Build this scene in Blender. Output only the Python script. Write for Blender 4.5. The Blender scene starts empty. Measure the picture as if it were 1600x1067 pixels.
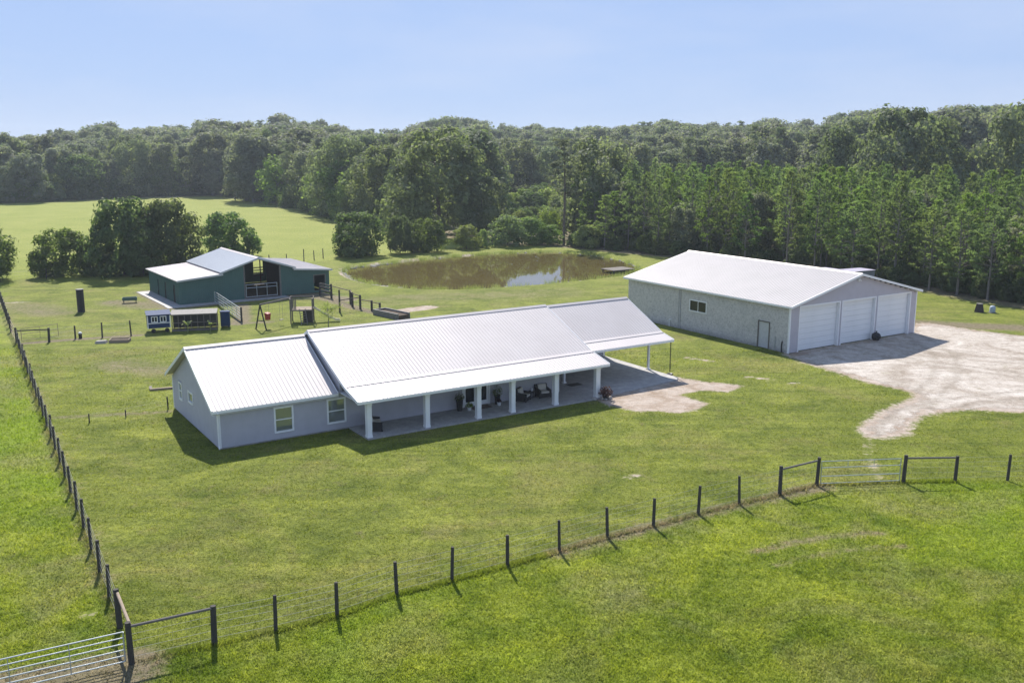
import bpy, math, random
import numpy as np
from mathutils import Vector, Matrix
R = math.radians
scene = bpy.context.scene
COL = scene.collection
random.seed(7)

# ------------------------------------------------------------------ camera, sky, sun, exposure
cam_d = bpy.data.cameras.new('camera'); cam = bpy.data.objects.new('camera', cam_d); COL.objects.link(cam)
cam_d.sensor_width = 36.0; cam_d.lens = 33.64; cam_d.clip_start = 0.5; cam_d.clip_end = 8000
cam.location = (0, 0, 18.0); cam.rotation_euler = (R(90 - 11.64), 0, 0)
scene.camera = cam
SUN_AZ, SUN_EL = -15.5, 45.0          # degrees from +Y towards +X, elevation
w = bpy.data.worlds.new('World'); scene.world = w; w.use_nodes = True
wn = w.node_tree; wn.nodes.clear()
sky = wn.nodes.new('ShaderNodeTexSky'); sky.sky_type = 'NISHITA'; sky.sun_disc = False
sky.sun_elevation = R(SUN_EL); sky.sun_rotation = R(SUN_AZ); sky.altitude = 0
sky.air_density = 1.0; sky.dust_density = 0.0; sky.ozone_density = 3.0
bg = wn.nodes.new('ShaderNodeBackground'); bg.inputs[1].default_value = 0.112
wo = wn.nodes.new('ShaderNodeOutputWorld')
gam = wn.nodes.new('ShaderNodeGamma'); gam.inputs[1].default_value = 0.22
tint = wn.nodes.new('ShaderNodeMix'); tint.data_type = 'RGBA'; tint.blend_type = 'MULTIPLY'; tint.inputs[0].default_value = 1.0; tint.inputs[7].default_value = (1.25, 1.56, 2.28, 1)
wn.links.new(sky.outputs[0], gam.inputs[0]); wn.links.new(gam.outputs[0], tint.inputs[6]); 
tcd = wn.nodes.new('ShaderNodeTexCoord'); cmap = wn.nodes.new('ShaderNodeMapping'); cmap.inputs['Scale'].default_value = (2.2, 2.2, 9.0); cno = wn.nodes.new('ShaderNodeTexNoise'); cno.inputs['Scale'].default_value = 1.6; cno.inputs['Detail'].default_value = 6
crp = wn.nodes.new('ShaderNodeMapRange'); crp.inputs[1].default_value = 0.46; crp.inputs[2].default_value = 0.78; crp.inputs[4].default_value = 0.45
cmx = wn.nodes.new('ShaderNodeMix'); cmx.data_type = 'RGBA'; cmx.inputs[7].default_value = (2.75, 3.05, 3.75, 1)      # faint high veil
wn.links.new(tcd.outputs['Generated'], cmap.inputs[0]); wn.links.new(cmap.outputs[0], cno.inputs['Vector']); wn.links.new(cno.outputs['Fac'], crp.inputs[0]); wn.links.new(crp.outputs[0], cmx.inputs[0]); wn.links.new(tint.outputs[2], cmx.inputs[6]); wn.links.new(cmx.outputs[2], bg.inputs[0]); wn.links.new(bg.outputs[0], wo.inputs[0])
sun_d = bpy.data.lights.new('sun', 'SUN'); sun_d.energy = 3.6; sun_d.angle = R(0.53); sun_d.color = (1.0, 0.94, 0.86)
sun = bpy.data.objects.new('sun', sun_d); COL.objects.link(sun)
sv = Vector((math.sin(R(SUN_AZ)) * math.cos(R(SUN_EL)), math.cos(R(SUN_AZ)) * math.cos(R(SUN_EL)), math.sin(R(SUN_EL))))
sun.rotation_euler = sv.to_track_quat('Z', 'Y').to_euler()
scene.view_settings.view_transform = 'Standard'; scene.view_settings.look = 'None'
scene.view_settings.exposure = 1.17; scene.view_settings.gamma = 1; scene.view_settings.use_curve_mapping = False
scene.render.engine = 'CYCLES'
scene.cycles.max_bounces = 6; scene.cycles.diffuse_bounces = 3; scene.cycles.transparent_max_bounces = 8; scene.cycles.volume_bounces = 0

# ------------------------------------------------------------------ material helpers
def nd(nt, t, **k):
    n = nt.nodes.new(t)
    for a, b in k.items(): setattr(n, a, b)
    return n
def ramp(nt, src, stops):
    r = nd(nt, 'ShaderNodeValToRGB')
    el = r.color_ramp.elements
    while len(el) < len(stops): el.new(0.5)
    for e, (p, c) in zip(el, stops):
        e.position = p; e.color = (*c, 1) if len(c) == 3 else c
    nt.links.new(src, r.inputs[0]); return r.outputs[0]
def noise(nt, scale, detail=4, rough=0.55, vec=None, dist=0.0):
    n = nd(nt, 'ShaderNodeTexNoise'); n.inputs['Scale'].default_value = scale
    n.inputs['Detail'].default_value = detail; n.inputs['Roughness'].default_value = rough
    n.inputs['Distortion'].default_value = dist
    if vec is not None: nt.links.new(vec, n.inputs['Vector'])
    return n.outputs['Fac']
def mixc(nt, fac, a, b, mode='MIX'):
    m = nd(nt, 'ShaderNodeMix', data_type='RGBA', blend_type=mode)
    for sock, v in ((m.inputs[0], fac), (m.inputs[6], a), (m.inputs[7], b)):
        if hasattr(v, 'is_linked') or hasattr(v, 'links'): nt.links.new(v, sock)
        elif isinstance(v, (int, float)): sock.default_value = v
        else: sock.default_value = (*v, 1)
    return m.outputs[2]
def math_(nt, op, a, b=None, c=None, clamp=False):
    m = nd(nt, 'ShaderNodeMath', operation=op, use_clamp=clamp)
    for i, v in enumerate((a, b, c)):
        if v is None: continue
        if hasattr(v, 'links'): nt.links.new(v, m.inputs[i])
        else: m.inputs[i].default_value = v
    return m.outputs[0]
def pos(nt):
    g = nd(nt, 'ShaderNodeNewGeometry'); return g.outputs['Position']
def objco(nt):
    g = nd(nt, 'ShaderNodeTexCoord'); return g.outputs['Object']
def base_mat(name):
    m = bpy.data.materials.new(name); m.use_nodes = True
    return m, m.node_tree, m.node_tree.nodes['Principled BSDF']
def bump(nt, b, h, strength=0.3, dist=0.05):
    n = nd(nt, 'ShaderNodeBump'); n.inputs['Strength'].default_value = strength; n.inputs['Distance'].default_value = dist
    nt.links.new(h, n.inputs['Height']); nt.links.new(n.outputs[0], b.inputs['Normal'])
def paint(name, col, rough=0.5, var=0.12, scale=3.0, fine=40.0, spec=0.4, metallic=0.0, bumpy=0.0, dirt=None):
    m, nt, b = base_mat(name); p = objco(nt)
    n1 = noise(nt, scale, 5, 0.6, p); n2 = noise(nt, fine, 3, 0.6, p)
    d = tuple(c * (1 - var * 2) for c in col) if dirt is None else dirt
    c = mixc(nt, math_(nt, 'MULTIPLY', ramp(nt, n1, [(0.4, (0, 0, 0)), (0.75, (1, 1, 1))]), 0.6), col, d)
    c = mixc(nt, math_(nt, 'MULTIPLY', n2, var), c, (0.05, 0.05, 0.05))
    nt.links.new(c, b.inputs['Base Color'])
    b.inputs['Roughness'].default_value = rough; b.inputs['Metallic'].default_value = metallic
    b.inputs['Specular IOR Level'].default_value = spec
    if bumpy: bump(nt, b, n2, bumpy, 0.02)
    return m
M = {}
M['siding'] = paint('siding', (0.475, 0.465, 0.50), 0.6, 0.08, 1.5, 30)
M['lilac'] = paint('workshop_siding', (0.52, 0.485, 0.51), 0.6, 0.08, 1.5, 30)
M['roof'] = paint('white_metal_roof', (0.52, 0.485, 0.475), 0.55, 0.05, 0.35, 8, 0.4, 0.15, dirt=(0.45, 0.415, 0.405))
M['roof_shop'] = paint('workshop_metal_roof', (0.40, 0.38, 0.38), 0.55, 0.06, 0.35, 8, 0.3, 0.05, dirt=(0.34, 0.325, 0.325))
M['roof_grey'] = paint('grey_metal_roof', (0.50, 0.52, 0.54), 0.30, 0.05, 0.4, 8, 0.5)
M['trim'] = paint('white_trim', (0.86, 0.86, 0.855), 0.45, 0.04)
M['door_white'] = paint('white_door', (0.86, 0.86, 0.85), 0.45, 0.05, 0.8, 20)
M['green_metal'] = paint('green_metal', (0.060, 0.145, 0.130), 0.5, 0.12, 1.0, 20)
M['wood_dark'] = paint('weathered_post', (0.075, 0.068, 0.060), 0.85, 0.25, 4, 60, 0.2, bumpy=0.4)
M['wood_grey'] = paint('grey_wood', (0.20, 0.18, 0.16), 0.85, 0.2, 4, 60, 0.2, bumpy=0.3)
M['wood_pale'] = paint('pale_wood', (0.34, 0.27, 0.20), 0.8, 0.2, 4, 60, 0.2)
M['galv'] = paint('galvanised_pipe', (0.52, 0.56, 0.55), 0.35, 0.08, 5, 40, 0.5, 0.5)
M['wire'] = paint('wire', (0.30, 0.30, 0.29), 0.5, 0.1, 5, 40, 0.5, 0.6)
M['wicker'] = paint('black_wicker', (0.018, 0.018, 0.02), 0.6, 0.3, 20, 80, 0.4, bumpy=0.6)
M['cushion'] = paint('cream_cushion', (0.62, 0.58, 0.52), 0.9, 0.06, 5, 50, 0.1)
M['black'] = paint('black_plastic', (0.014, 0.014, 0.016), 0.5, 0.2, 6, 40, 0.4)
M['pot_white'] = paint('white_pot', (0.70, 0.70, 0.68), 0.5, 0.06)
M['blue'] = paint('navy_paint', (0.022, 0.050, 0.125), 0.7, 0.12, spec=0.15)
M['red'] = paint('red_plastic', (0.36, 0.045, 0.03), 0.5, 0.1)
M['cream'] = paint('cream_plastic', (0.66, 0.62, 0.44), 0.45, 0.08)
M['soil'] = paint('soil', (0.11, 0.085, 0.062), 0.95, 0.3, 4, 30, 0.1, bumpy=0.6)
M['rubble'] = paint('pale_stone', (0.42, 0.39, 0.35), 0.9, 0.2, 3, 20, 0.1, bumpy=0.4)
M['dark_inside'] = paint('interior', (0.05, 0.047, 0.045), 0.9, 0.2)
M['stall'] = paint('stall_boards', (0.070, 0.045, 0.035), 0.9, 0.2)
M['container'] = paint('grey_container', (0.23, 0.24, 0.29), 0.5, 0.12)
M['container_roof'] = paint('container_top', (0.42, 0.40, 0.50), 0.5, 0.12)
M['tarp'] = paint('grey_tin', (0.21, 0.20, 0.185), 0.7, 0.25, spec=0.2)
M['rope'] = paint('grey_chain', (0.25, 0.25, 0.25), 0.5, 0.1)
m, nt, b = base_mat('window_glass'); M['glass'] = m
b.inputs['Base Color'].default_value = (0.30, 0.33, 0.31, 1); b.inputs['Metallic'].default_value = 0.55; b.inputs['Roughness'].default_value = 0.06
m, nt, b = base_mat('dark_glass'); M['dark_glass'] = m
b.inputs['Base Color'].default_value = (0.012, 0.016, 0.02, 1); b.inputs['Roughness'].default_value = 0.05

m, nt, b = base_mat('block_render'); M['block'] = m; p = objco(nt)
c = ramp(nt, noise(nt, 3.4, 8, 0.78, p, 0.5), [(0.32, (0.32, 0.30, 0.285)), (0.44, (0.52, 0.495, 0.475)), (0.58, (0.63, 0.60, 0.575)), (0.72, (0.48, 0.455, 0.435))])
c = mixc(nt, math_(nt, 'MULTIPLY', ramp(nt, noise(nt, 0.8, 5, 0.7, p, 0.5), [(0.45, (0, 0, 0)), (0.7, (1, 1, 1))]), 0.35), c, (0.35, 0.355, 0.335))
c = mixc(nt, math_(nt, 'MULTIPLY', ramp(nt, noise(nt, 8.5, 6, 0.8, p, 0.6), [(0.54, (0, 0, 0)), (0.60, (1, 1, 1))]), 0.6), c, (0.22, 0.215, 0.205))
sp = nd(nt, 'ShaderNodeSeparateXYZ'); nt.links.new(p, sp.inputs[0])
low = math_(nt, 'MULTIPLY', ramp(nt, sp.outputs[2], [(0.0, (1, 1, 1)), (0.5, (0, 0, 0))]), noise(nt, 2.5, 4, 0.6, p))
c = mixc(nt, low, c, (0.13, 0.12, 0.10))
nt.links.new(c, b.inputs['Base Color']); b.inputs['Roughness'].default_value = 0.9
bump(nt, b, noise(nt, 9, 6, 0.7, p), 0.7, 0.05)

m, nt, b = base_mat('concrete_slab'); M['slab'] = m; p = objco(nt)
c = ramp(nt, noise(nt, 1.6, 7, 0.7, p, 0.4), [(0.30, (0.24, 0.235, 0.23)), (0.55, (0.36, 0.35, 0.34)), (0.75, (0.46, 0.44, 0.42))])
c = mixc(nt, math_(nt, 'MULTIPLY', ramp(nt, noise(nt, 7, 5, 0.7, p), [(0.5, (0, 0, 0)), (0.65, (1, 1, 1))]), 0.5), c, (0.22, 0.21, 0.205))
nt.links.new(c, b.inputs['Base Color']); b.inputs['Roughness'].default_value = 0.75; bump(nt, b, noise(nt, 12, 5, 0.6, p), 0.3, 0.02)

def leaf_mat(name, dark, light, trans=0.48, hue_var=0.75, transcol=None, scale=0.5):
    m, nt, b = base_mat(name)
    oi = nd(nt, 'ShaderNodeObjectInfo'); p = objco(nt)
    n1 = noise(nt, scale, 3, 0.6, p); n2 = noise(nt, 4.5, 2, 0.5, p)
    f = math_(nt, 'ADD', math_(nt, 'MULTIPLY', n1, 0.55), math_(nt, 'MULTIPLY', n2, 0.45))
    c = mixc(nt, ramp(nt, f, [(0.32, (0, 0, 0)), (0.68, (1, 1, 1))]), dark, light)
    h = nd(nt, 'ShaderNodeHueSaturation')
    nt.links.new(math_(nt, 'MULTIPLY_ADD', oi.outputs['Random'], 0.06 * hue_var, 0.5 - 0.03 * hue_var), h.inputs['Hue'])
    v = math_(nt, 'FRACT', math_(nt, 'MULTIPLY', oi.outputs['Random'], 7.31))
    nt.links.new(math_(nt, 'MULTIPLY_ADD', v, 0.55 * hue_var, 1.0 - 0.27 * hue_var), h.inputs['Value'])
    s = math_(nt, 'FRACT', math_(nt, 'MULTIPLY', oi.outputs['Random'], 13.7))
    nt.links.new(math_(nt, 'MULTIPLY_ADD', s, 0.5 * hue_var, 0.95 - 0.3 * hue_var), h.inputs['Saturation'])
    nt.links.new(c, h.inputs['Color'])
    nt.links.new(h.outputs[0], b.inputs['Base Color']); b.inputs['Roughness'].default_value = 0.65; b.inputs['Specular IOR Level'].default_value = 0.15
    t = nd(nt, 'ShaderNodeBsdfTranslucent')
    nt.links.new(mixc(nt, 1.0, h.outputs[0], transcol or (1.3, 1.45, 0.75), 'MULTIPLY'), t.inputs['Color'])
    mx = nd(nt, 'ShaderNodeMixShader'); mx.inputs[0].default_value = trans
    nt.links.new(b.outputs[0], mx.inputs[1]); nt.links.new(t.outputs[0], mx.inputs[2])
    nt.links.new(mx.outputs[0], nt.nodes['Material Output'].inputs[0])
    return m
M['oak'] = leaf_mat('oak_leaves', (0.090, 0.118, 0.058), (0.240, 0.275, 0.140))
M['greyoak'] = leaf_mat('mossy_leaves', (0.115, 0.130, 0.090), (0.245, 0.26, 0.175))
M['pine'] = leaf_mat('pine_needles', (0.085, 0.135, 0.045), (0.235, 0.305, 0.100), 0.5)
M['farpine'] = leaf_mat('far_pine_needles', (0.110, 0.135, 0.098), (0.215, 0.245, 0.165))
M['bright'] = leaf_mat('bright_leaves', (0.130, 0.180, 0.045), (0.27, 0.33, 0.085))
M['dkbush'] = leaf_mat('dark_bush_leaves', (0.058, 0.090, 0.030), (0.155, 0.205, 0.070))
M['autumn'] = leaf_mat('red_leaves', (0.045, 0.022, 0.024), (0.09, 0.04, 0.04))
M['banana'] = leaf_mat('banana_leaves', (0.20, 0.24, 0.09), (0.30, 0.33, 0.14), 0.4, 0.2)
M['bark'] = paint('bark', (0.16, 0.13, 0.105), 0.9, 0.25, 3, 25, 0.1, bumpy=0.5)
M['bark_grey'] = paint('grey_bark', (0.22, 0.20, 0.18), 0.9, 0.25, 3, 25, 0.1, bumpy=0.5)

# ------------------------------------------------------------------ object helpers
def tag(o, label=None, cat=None, group=None, kind=None):
    if label: o['label'] = label
    if cat: o['category'] = cat
    if group: o['group'] = group
    if kind: o['kind'] = kind
    return o
def empty(name, loc, rz=0.0, label=None, cat=None, group=None):
    o = bpy.data.objects.new(name, None); o.location = loc; o.rotation_euler = (0, 0, rz); o.empty_display_size = 0.3
    COL.objects.link(o); return tag(o, label, cat, group)
def link_mesh(name, me, parent=None):
    o = bpy.data.objects.new(name, me); COL.objects.link(o)
    if parent is not None: o.parent = parent
    return o
def copy_tree(o, parent=None):
    c = o.copy(); COL.objects.link(c)
    if parent is not None: c.parent = parent
    for ch in list(o.children): copy_tree(ch, c)
    return c
class MB:
    def __init__(s): s.v = []; s.f = []
    def add(s, vs, fs):
        n = len(s.v); s.v += [tuple(p) for p in vs]; s.f += [tuple(i + n for i in f) for f in fs]; return s
    def box(s, x0, x1, y0, y1, z0, z1):
        return s.add([(x0,y0,z0),(x1,y0,z0),(x1,y1,z0),(x0,y1,z0),(x0,y0,z1),(x1,y0,z1),(x1,y1,z1),(x0,y1,z1)],
                     [(0,3,2,1),(4,5,6,7),(0,1,5,4),(1,2,6,5),(2,3,7,6),(3,0,4,7)])
    def hexa(s, p):     # 8 points: bottom ring 4, top ring 4
        return s.add(p, [(0,3,2,1),(4,5,6,7),(0,1,5,4),(1,2,6,5),(2,3,7,6),(3,0,4,7)])
    def beam(s, p, q, a, b_, up=(0,0,1)):
        p = Vector(p); q = Vector(q); d = (q - p).normalized(); u = Vector(up)
        if abs(d.dot(u)) > 0.98: u = Vector((1,0,0))
        x = d.cross(u).normalized() * a / 2; y = x.cross(d).normalized() * b_ / 2
        return s.hexa([p-x-y, p+x-y, p+x+y, p-x+y, q-x-y, q+x-y, q+x+y, q-x+y])
    def tube(s, pts, rad, n=8, cap=True):
        pts = [Vector(p) for p in pts]
        if not isinstance(rad, (list, tuple)): rad = [rad] * len(pts)
        rings = []; base = len(s.v)
        for i, p in enumerate(pts):
            d = (pts[min(i+1, len(pts)-1)] - pts[max(i-1, 0)]).normalized()
            u = Vector((0,0,1)) if abs(d.z) < 0.95 else Vector((1,0,0))
            x = d.cross(u).normalized(); y = d.cross(x)
            for k in range(n):
                a = 2*math.pi*k/n; s.v.append(tuple(p + x*math.cos(a)*rad[i] + y*math.sin(a)*rad[i]))
        for i in range(len(pts)-1):
            for k in range(n):
                a = base+i*n+k; b2 = base+i*n+(k+1) % n; s.f.append((a, b2, b2+n, a+n))
        if cap:
            s.f.append(tuple(base+k for k in range(n))); s.f.append(tuple(base+(len(pts)-1)*n+k for k in reversed(range(n))))
        return s
    def lathe(s, prof, n=14, c=(0,0,0)):
        base = len(s.v)
        for r, z in prof:
            for k in range(n):
                a = 2*math.pi*k/n; s.v.append((c[0]+r*math.cos(a), c[1]+r*math.sin(a), c[2]+z))
        for i in range(len(prof)-1):
            for k in range(n):
                a = base+i*n+k; b2 = base+i*n+(k+1) % n; s.f.append((a, b2, b2+n, a+n))
        s.f.append(tuple(base+k for k in reversed(range(n)))); s.f.append(tuple(base+(len(prof)-1)*n+k for k in range(n)))
        return s
    def prism(s, poly, axis, a0, a1):   # poly of 2D points; axis 0: (y,z) extruded in x; 1: (x,z) in y; 2: (x,y) in z
        def mk(p, a): return {0: (a,p[0],p[1]), 1: (p[0],a,p[1]), 2: (p[0],p[1],a)}[axis]
        n = len(poly); return s.add([mk(p,a0) for p in poly]+[mk(p,a1) for p in poly],
            [tuple(range(n)), tuple(reversed(range(n,2*n)))]+[(i,(i+1)%n,(i+1)%n+n,i+n) for i in range(n)])
    def mesh(s, name, mat, smooth=False):
        me = bpy.data.meshes.new(name); me.from_pydata(s.v, [], s.f); me.materials.append(mat)
        import bmesh
        bm = bmesh.new(); bm.from_mesh(me); bmesh.ops.recalc_face_normals(bm, faces=bm.faces); bm.to_mesh(me); bm.free()
        if smooth: me.polygons.foreach_set('use_smooth', [True]*len(me.polygons))
        return me
    def build(s, name, mat, parent=None, smooth=False): return link_mesh(name, s.mesh(name, mat, smooth), parent)
def np_mesh(name, V, F, mat):            # fast quads / triangles from numpy
    me = bpy.data.meshes.new(name); k = F.shape[1]
    me.vertices.add(len(V)); me.vertices.foreach_set('co', np.ascontiguousarray(V, dtype=np.float32).ravel())
    me.loops.add(F.size); me.loops.foreach_set('vertex_index', np.ascontiguousarray(F, dtype=np.int32).ravel())
    me.polygons.add(len(F)); me.polygons.foreach_set('loop_start', np.arange(len(F), dtype=np.int32)*k)
    me.polygons.foreach_set('loop_total', np.full(len(F), k, dtype=np.int32))
    me.materials.append(mat); me.update(calc_edges=True); me.validate(); return me

# ------------------------------------------------------------------ ground with the pond hollow
POND = np.array([(-25,140.2),(-23.4,134),(-20.8,128.6),(-17.5,124.6),(-13.1,121.8),(-9,120.6),(-4.9,121.3),(0,123.6),(5.1,126.2),(10.5,130),(15.8,134.5),(18.6,139),(19.3,143.9),(18,151),(14.9,158.5),(11.5,162.8),(6.6,165.0),(0.5,163.6),(-6.4,160.4),(-11.6,156.2),(-16.3,152.2),(-19.6,148.4),(-22.5,145.5),(-24.6,143)], float)
DRIVE = np.array([(24.0,81.7),(25.0,78.6),(26.2,75.8),(27.6,72.6),(29.0,70.1),(30.2,68.6),(29.4,66.8),(27.6,65.2),(25.6,63.2),(23.9,61.0),(22.7,59.2),(22.5,58.0),(23.4,57.7),(24.6,58.4),(25.8,60.4),(27.0,62.0),(28.8,63.8),(32.1,64.3),(36,63.8),(45,64.5),(60,66),(62,84),(54,88.5),(49.0,89.6),(45.6,92.6),(42.6,96.6),(40.6,95.0),(39.3,91.6)], float)
HSAND = np.array([(6.06, 66.96), (10.41, 75.76), (13.06, 72.94), (14.72, 71.7), (17.31, 70.7), (15.99, 69.16), (14.16, 69.54), (13.09, 68.97), (11.78, 68.22), (12.5, 66.96), (13.61, 65.56), (12.68, 64.22), (11.34, 63.4), (10.19, 63.89), (8.84, 63.73), (7.23, 65.22)], float)
def sdist(P, poly):                      # signed distance, positive inside
    n = len(poly); d = np.full(len(P), 1e9); ins = np.zeros(len(P), bool)
    for i in range(n):
        a = poly[i]; b_ = poly[(i+1) % n]; ab = b_ - a
        t = np.clip(((P-a) @ ab)/(ab @ ab), 0, 1); d = np.minimum(d, np.hypot(*(P-(a+t[:,None]*ab)).T))
        c = ((a[1] > P[:,1]) != (b_[1] > P[:,1])); x = a[0]+(P[:,1]-a[1])*(b_[0]-a[0])/((b_[1]-a[1]) if b_[1] != a[1] else 1e-9)
        ins ^= c & (P[:,0] < x)
    return np.where(ins, d, -d)
def ldist(P, line):
    d = np.full(len(P), 1e9)
    for i in range(len(line)-1):
        a = np.array(line[i], float); ab = np.array(line[i+1], float)-a
        t = np.clip(((P-a) @ ab)/(ab @ ab), 0, 1); d = np.minimum(d, np.hypot(*(P-(a+t[:,None]*ab)).T))
    return d
def ss(x, a, b_): t = np.clip((x-a)/(b_-a), 0, 1); return t*t*(3-2*t)
def smooth_poly(p, it=2):
    for _ in range(it):
        q = np.roll(p, -1, 0); p = np.stack([0.75*p+0.25*q, 0.25*p+0.75*q], 1).reshape(-1, 2)
    return p
POND = smooth_poly(POND, 1)
xs = np.concatenate([[-3500,-2000,-1200,-800,-550,-400,-320,-260,-220,-190,-165,-145,-130,-115,-102,-92,-84,-77,-71], np.arange(-66,66.1,0.5), [71,77,84,92,102,115,130,145,165,190,220,260,320,400,550,800,1200,2000,3500]])
ys = np.concatenate([[-600,-200,-80,-30,0,10,16,20,23], np.arange(25,176,0.5), [178,181,185,190,196,203,211,220,230,242,255,270,290,315,345,380,420,470,540,650,900,1500,2500,4500]])
GX, GY = np.meshgrid(xs, ys); P2 = np.stack([GX.ravel(), GY.ravel()], 1)
dp = sdist(P2, POND)
zz = -np.clip((dp+0.9)*0.36, 0, 1.5)
nx, ny = len(xs), len(ys)
idx = np.arange(nx*ny).reshape(ny, nx)
F = np.stack([idx[:-1,:-1], idx[:-1,1:], idx[1:,1:], idx[1:,:-1]], -1).reshape(-1, 4)
LFENCE = [(-14.91,33.45),(-60.28,111.74),(-66,121)]
FFENCE = [(-13.47,30.9),(-8.92,33.2),(-6.81,34.35),(-4.7,36.14),(-2.53,37.42),(-.2,38.86),(2.14,40.4),(4.46,41.98),(6.8,43.28),(9.25,44.83),(11.61,46.21),(14.02,47.48),(16.41,48.92),(21.27,49.42),(24.13,49.52),(60,50.3)]
TREELINE = np.array([(5.8,173.8),(12.4,168.4),(21.4,159.6),(27,154.8),(44.4,132),(52,118.4),(54.5,111.8),(58.5,104),(70,88),(110,70),(400,60),(400,600),(-400,600),(-260,300),(-158,298),(-146,315),(-133,334),(-105,351),(-87,330),(-66,285),(-52,262),(-35,221),(-25,207),(-12.5,188),(-4.7,178)], float)
YARD = np.array([(-14.9,33.4),(-13.5,30.9)]+FFENCE[1:]+[(75,60),(58,104),(40,140),(20,175),(-12,168),(-35,145),(-66,127),(-60.3,111.7)], float)
def cover(P2, dp):
    forest = ss(sdist(P2, TREELINE), -2.5, 1.0)
    lawn = ss(sdist(P2, YARD), -0.6, 0.6)
    dirt = np.maximum.reduce([0.9*forest,
        0.62*ss(-ldist(P2, [(2,40.4),(4.2,41.7),(9.6,45.0),(14.2,47.5),(16.6,48.6)]), -1.1, -0.1),
        0.38*ss(-ldist(P2, LFENCE), -0.9, 0.0),
        0.9*ss(-ldist(P2, [(-36.5,107.5),(-32,112),(-25,115.5),(-20,112)]), -2.6, -0.6),
        0.8*ss(-ldist(P2, [(-31,108),(-28.5,100),(-28,96.5)]), -1.6, -0.3),
        0.75*ss(-ldist(P2, [(-27.6,96.8),(-25,97.4)]), -0.9, -0.1),
        0.8*ss(-ldist(P2, [(-38.2,106),(-45.5,118)]), -2.2, -0.4),
        0.55*ss(-ldist(P2, [(-41,107),(-46,110)]), -3.5, -0.5),
        0.8*ss(-ldist(P2, [(-22.8,113.5),(-17.2,105.5),(-13,101)]), -1.3, -0.3),
        0.9*ss(-ldist(P2, [(-45,86.5),(-41.5,88.2),(-36,90.3)]), -0.9, -0.1),
        0.5*ss(-ldist(P2, [(-31,62),(-23.5,63.5)]), -0.7, -0.1),
        0.45*ss(-ldist(P2, [(-33,78),(-29,76)]), -4.0, -0.5),
        0.45*ss(-ldist(P2, [(-50,103),(-56,107)]), -5.0, -0.5),
        0.30*ss(-ldist(P2, [(-14,112),(6,118)]), -7, -1),
        0.9*ss(-ldist(P2, [(-23,142),(-19.5,147.5),(-16,150.5)]), -1.5, -0.2),
        0.75*ss(-ldist(P2, [(41,97),(47,95),(56,93)]), -3.2, -0.5),
        0.5*ss(-ldist(P2, [(22,90),(24,84),(25,80.5)]), -1.2, -0.1),
        0.85*ss(-ldist(P2, [(-13.5,30.5),(-17,29.0),(-20,27.2)]), -2.3, -0.7),
        0.50*ss(-ldist(P2, [(10.8,40.2),(12.8,41.3),(15.0,42.1),(17.4,42.5)]), -0.55, -0.05),
    0.42*ss(-ldist(P2, [(11.4,38.9),(13.3,39.9),(15.4,40.6),(17.9,40.9)]), -0.5, -0.05)])
    sand = np.maximum.reduce([ss(sdist(P2, DRIVE), -1.5, 0.9), 0.95*ss(sdist(P2, HSAND), -0.9, 0.4),
        ss(-np.abs(dp+0.35), -0.75, -0.15)*np.clip(0.42-0.03*(P2[:,0]+14)+0.35*np.sin(P2[:,0]*0.9+P2[:,1]*0.6), 0.0, 0.9), ss(-ldist(P2, [(-12,104.2),(-9.5,106.5)]), -1.9, -0.2),
        0.5*ss(-ldist(P2, [(6.3,50.2),(7.0,50.5)]), -0.9, 0.0),
        0.7*ss(-ldist(P2, [(-59,109.5),(-56.5,110)]), -0.7, 0.0), 0.6*ss(-ldist(P2, [(18.5,73.5),(20.3,72.7)]), -0.5, 0),
        0.6*ss(-ldist(P2, [(21.5,71.5),(22.2,71.7)]), -0.4, 0), 0.65*ss(-ldist(P2, [(15,80.5),(17,79)]), -0.5, 0.0), 0.5*ss(-ldist(P2, [(-16.6,34.5),(-16.5,34.6)]), -0.5, 0),
        0.33*ss(-ldist(P2, [(22.6,58.2),(21.2,54.5),(20.2,50.2)]), -0.9, 0.0)])
    far = ss(P2[:,1] - (P2[:,0]*-0.1), 112, 150)*(1-lawn*0.6)
    return lawn, dirt, sand, far
lawn, dirt, sand, far = cover(P2, dp)
gm = np_mesh('ground', np.column_stack([P2, zz]), F, None); gm.materials.clear()
for nm, arr in (('lawn', lawn), ('dirt', dirt), ('sand', sand), ('far', far)):
    a = gm.attributes.new(nm, 'FLOAT', 'POINT'); a.data.foreach_set('value', arr.astype(np.float32))
gm.polygons.foreach_set('use_smooth', np.ones(len(gm.polygons), bool))
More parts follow.
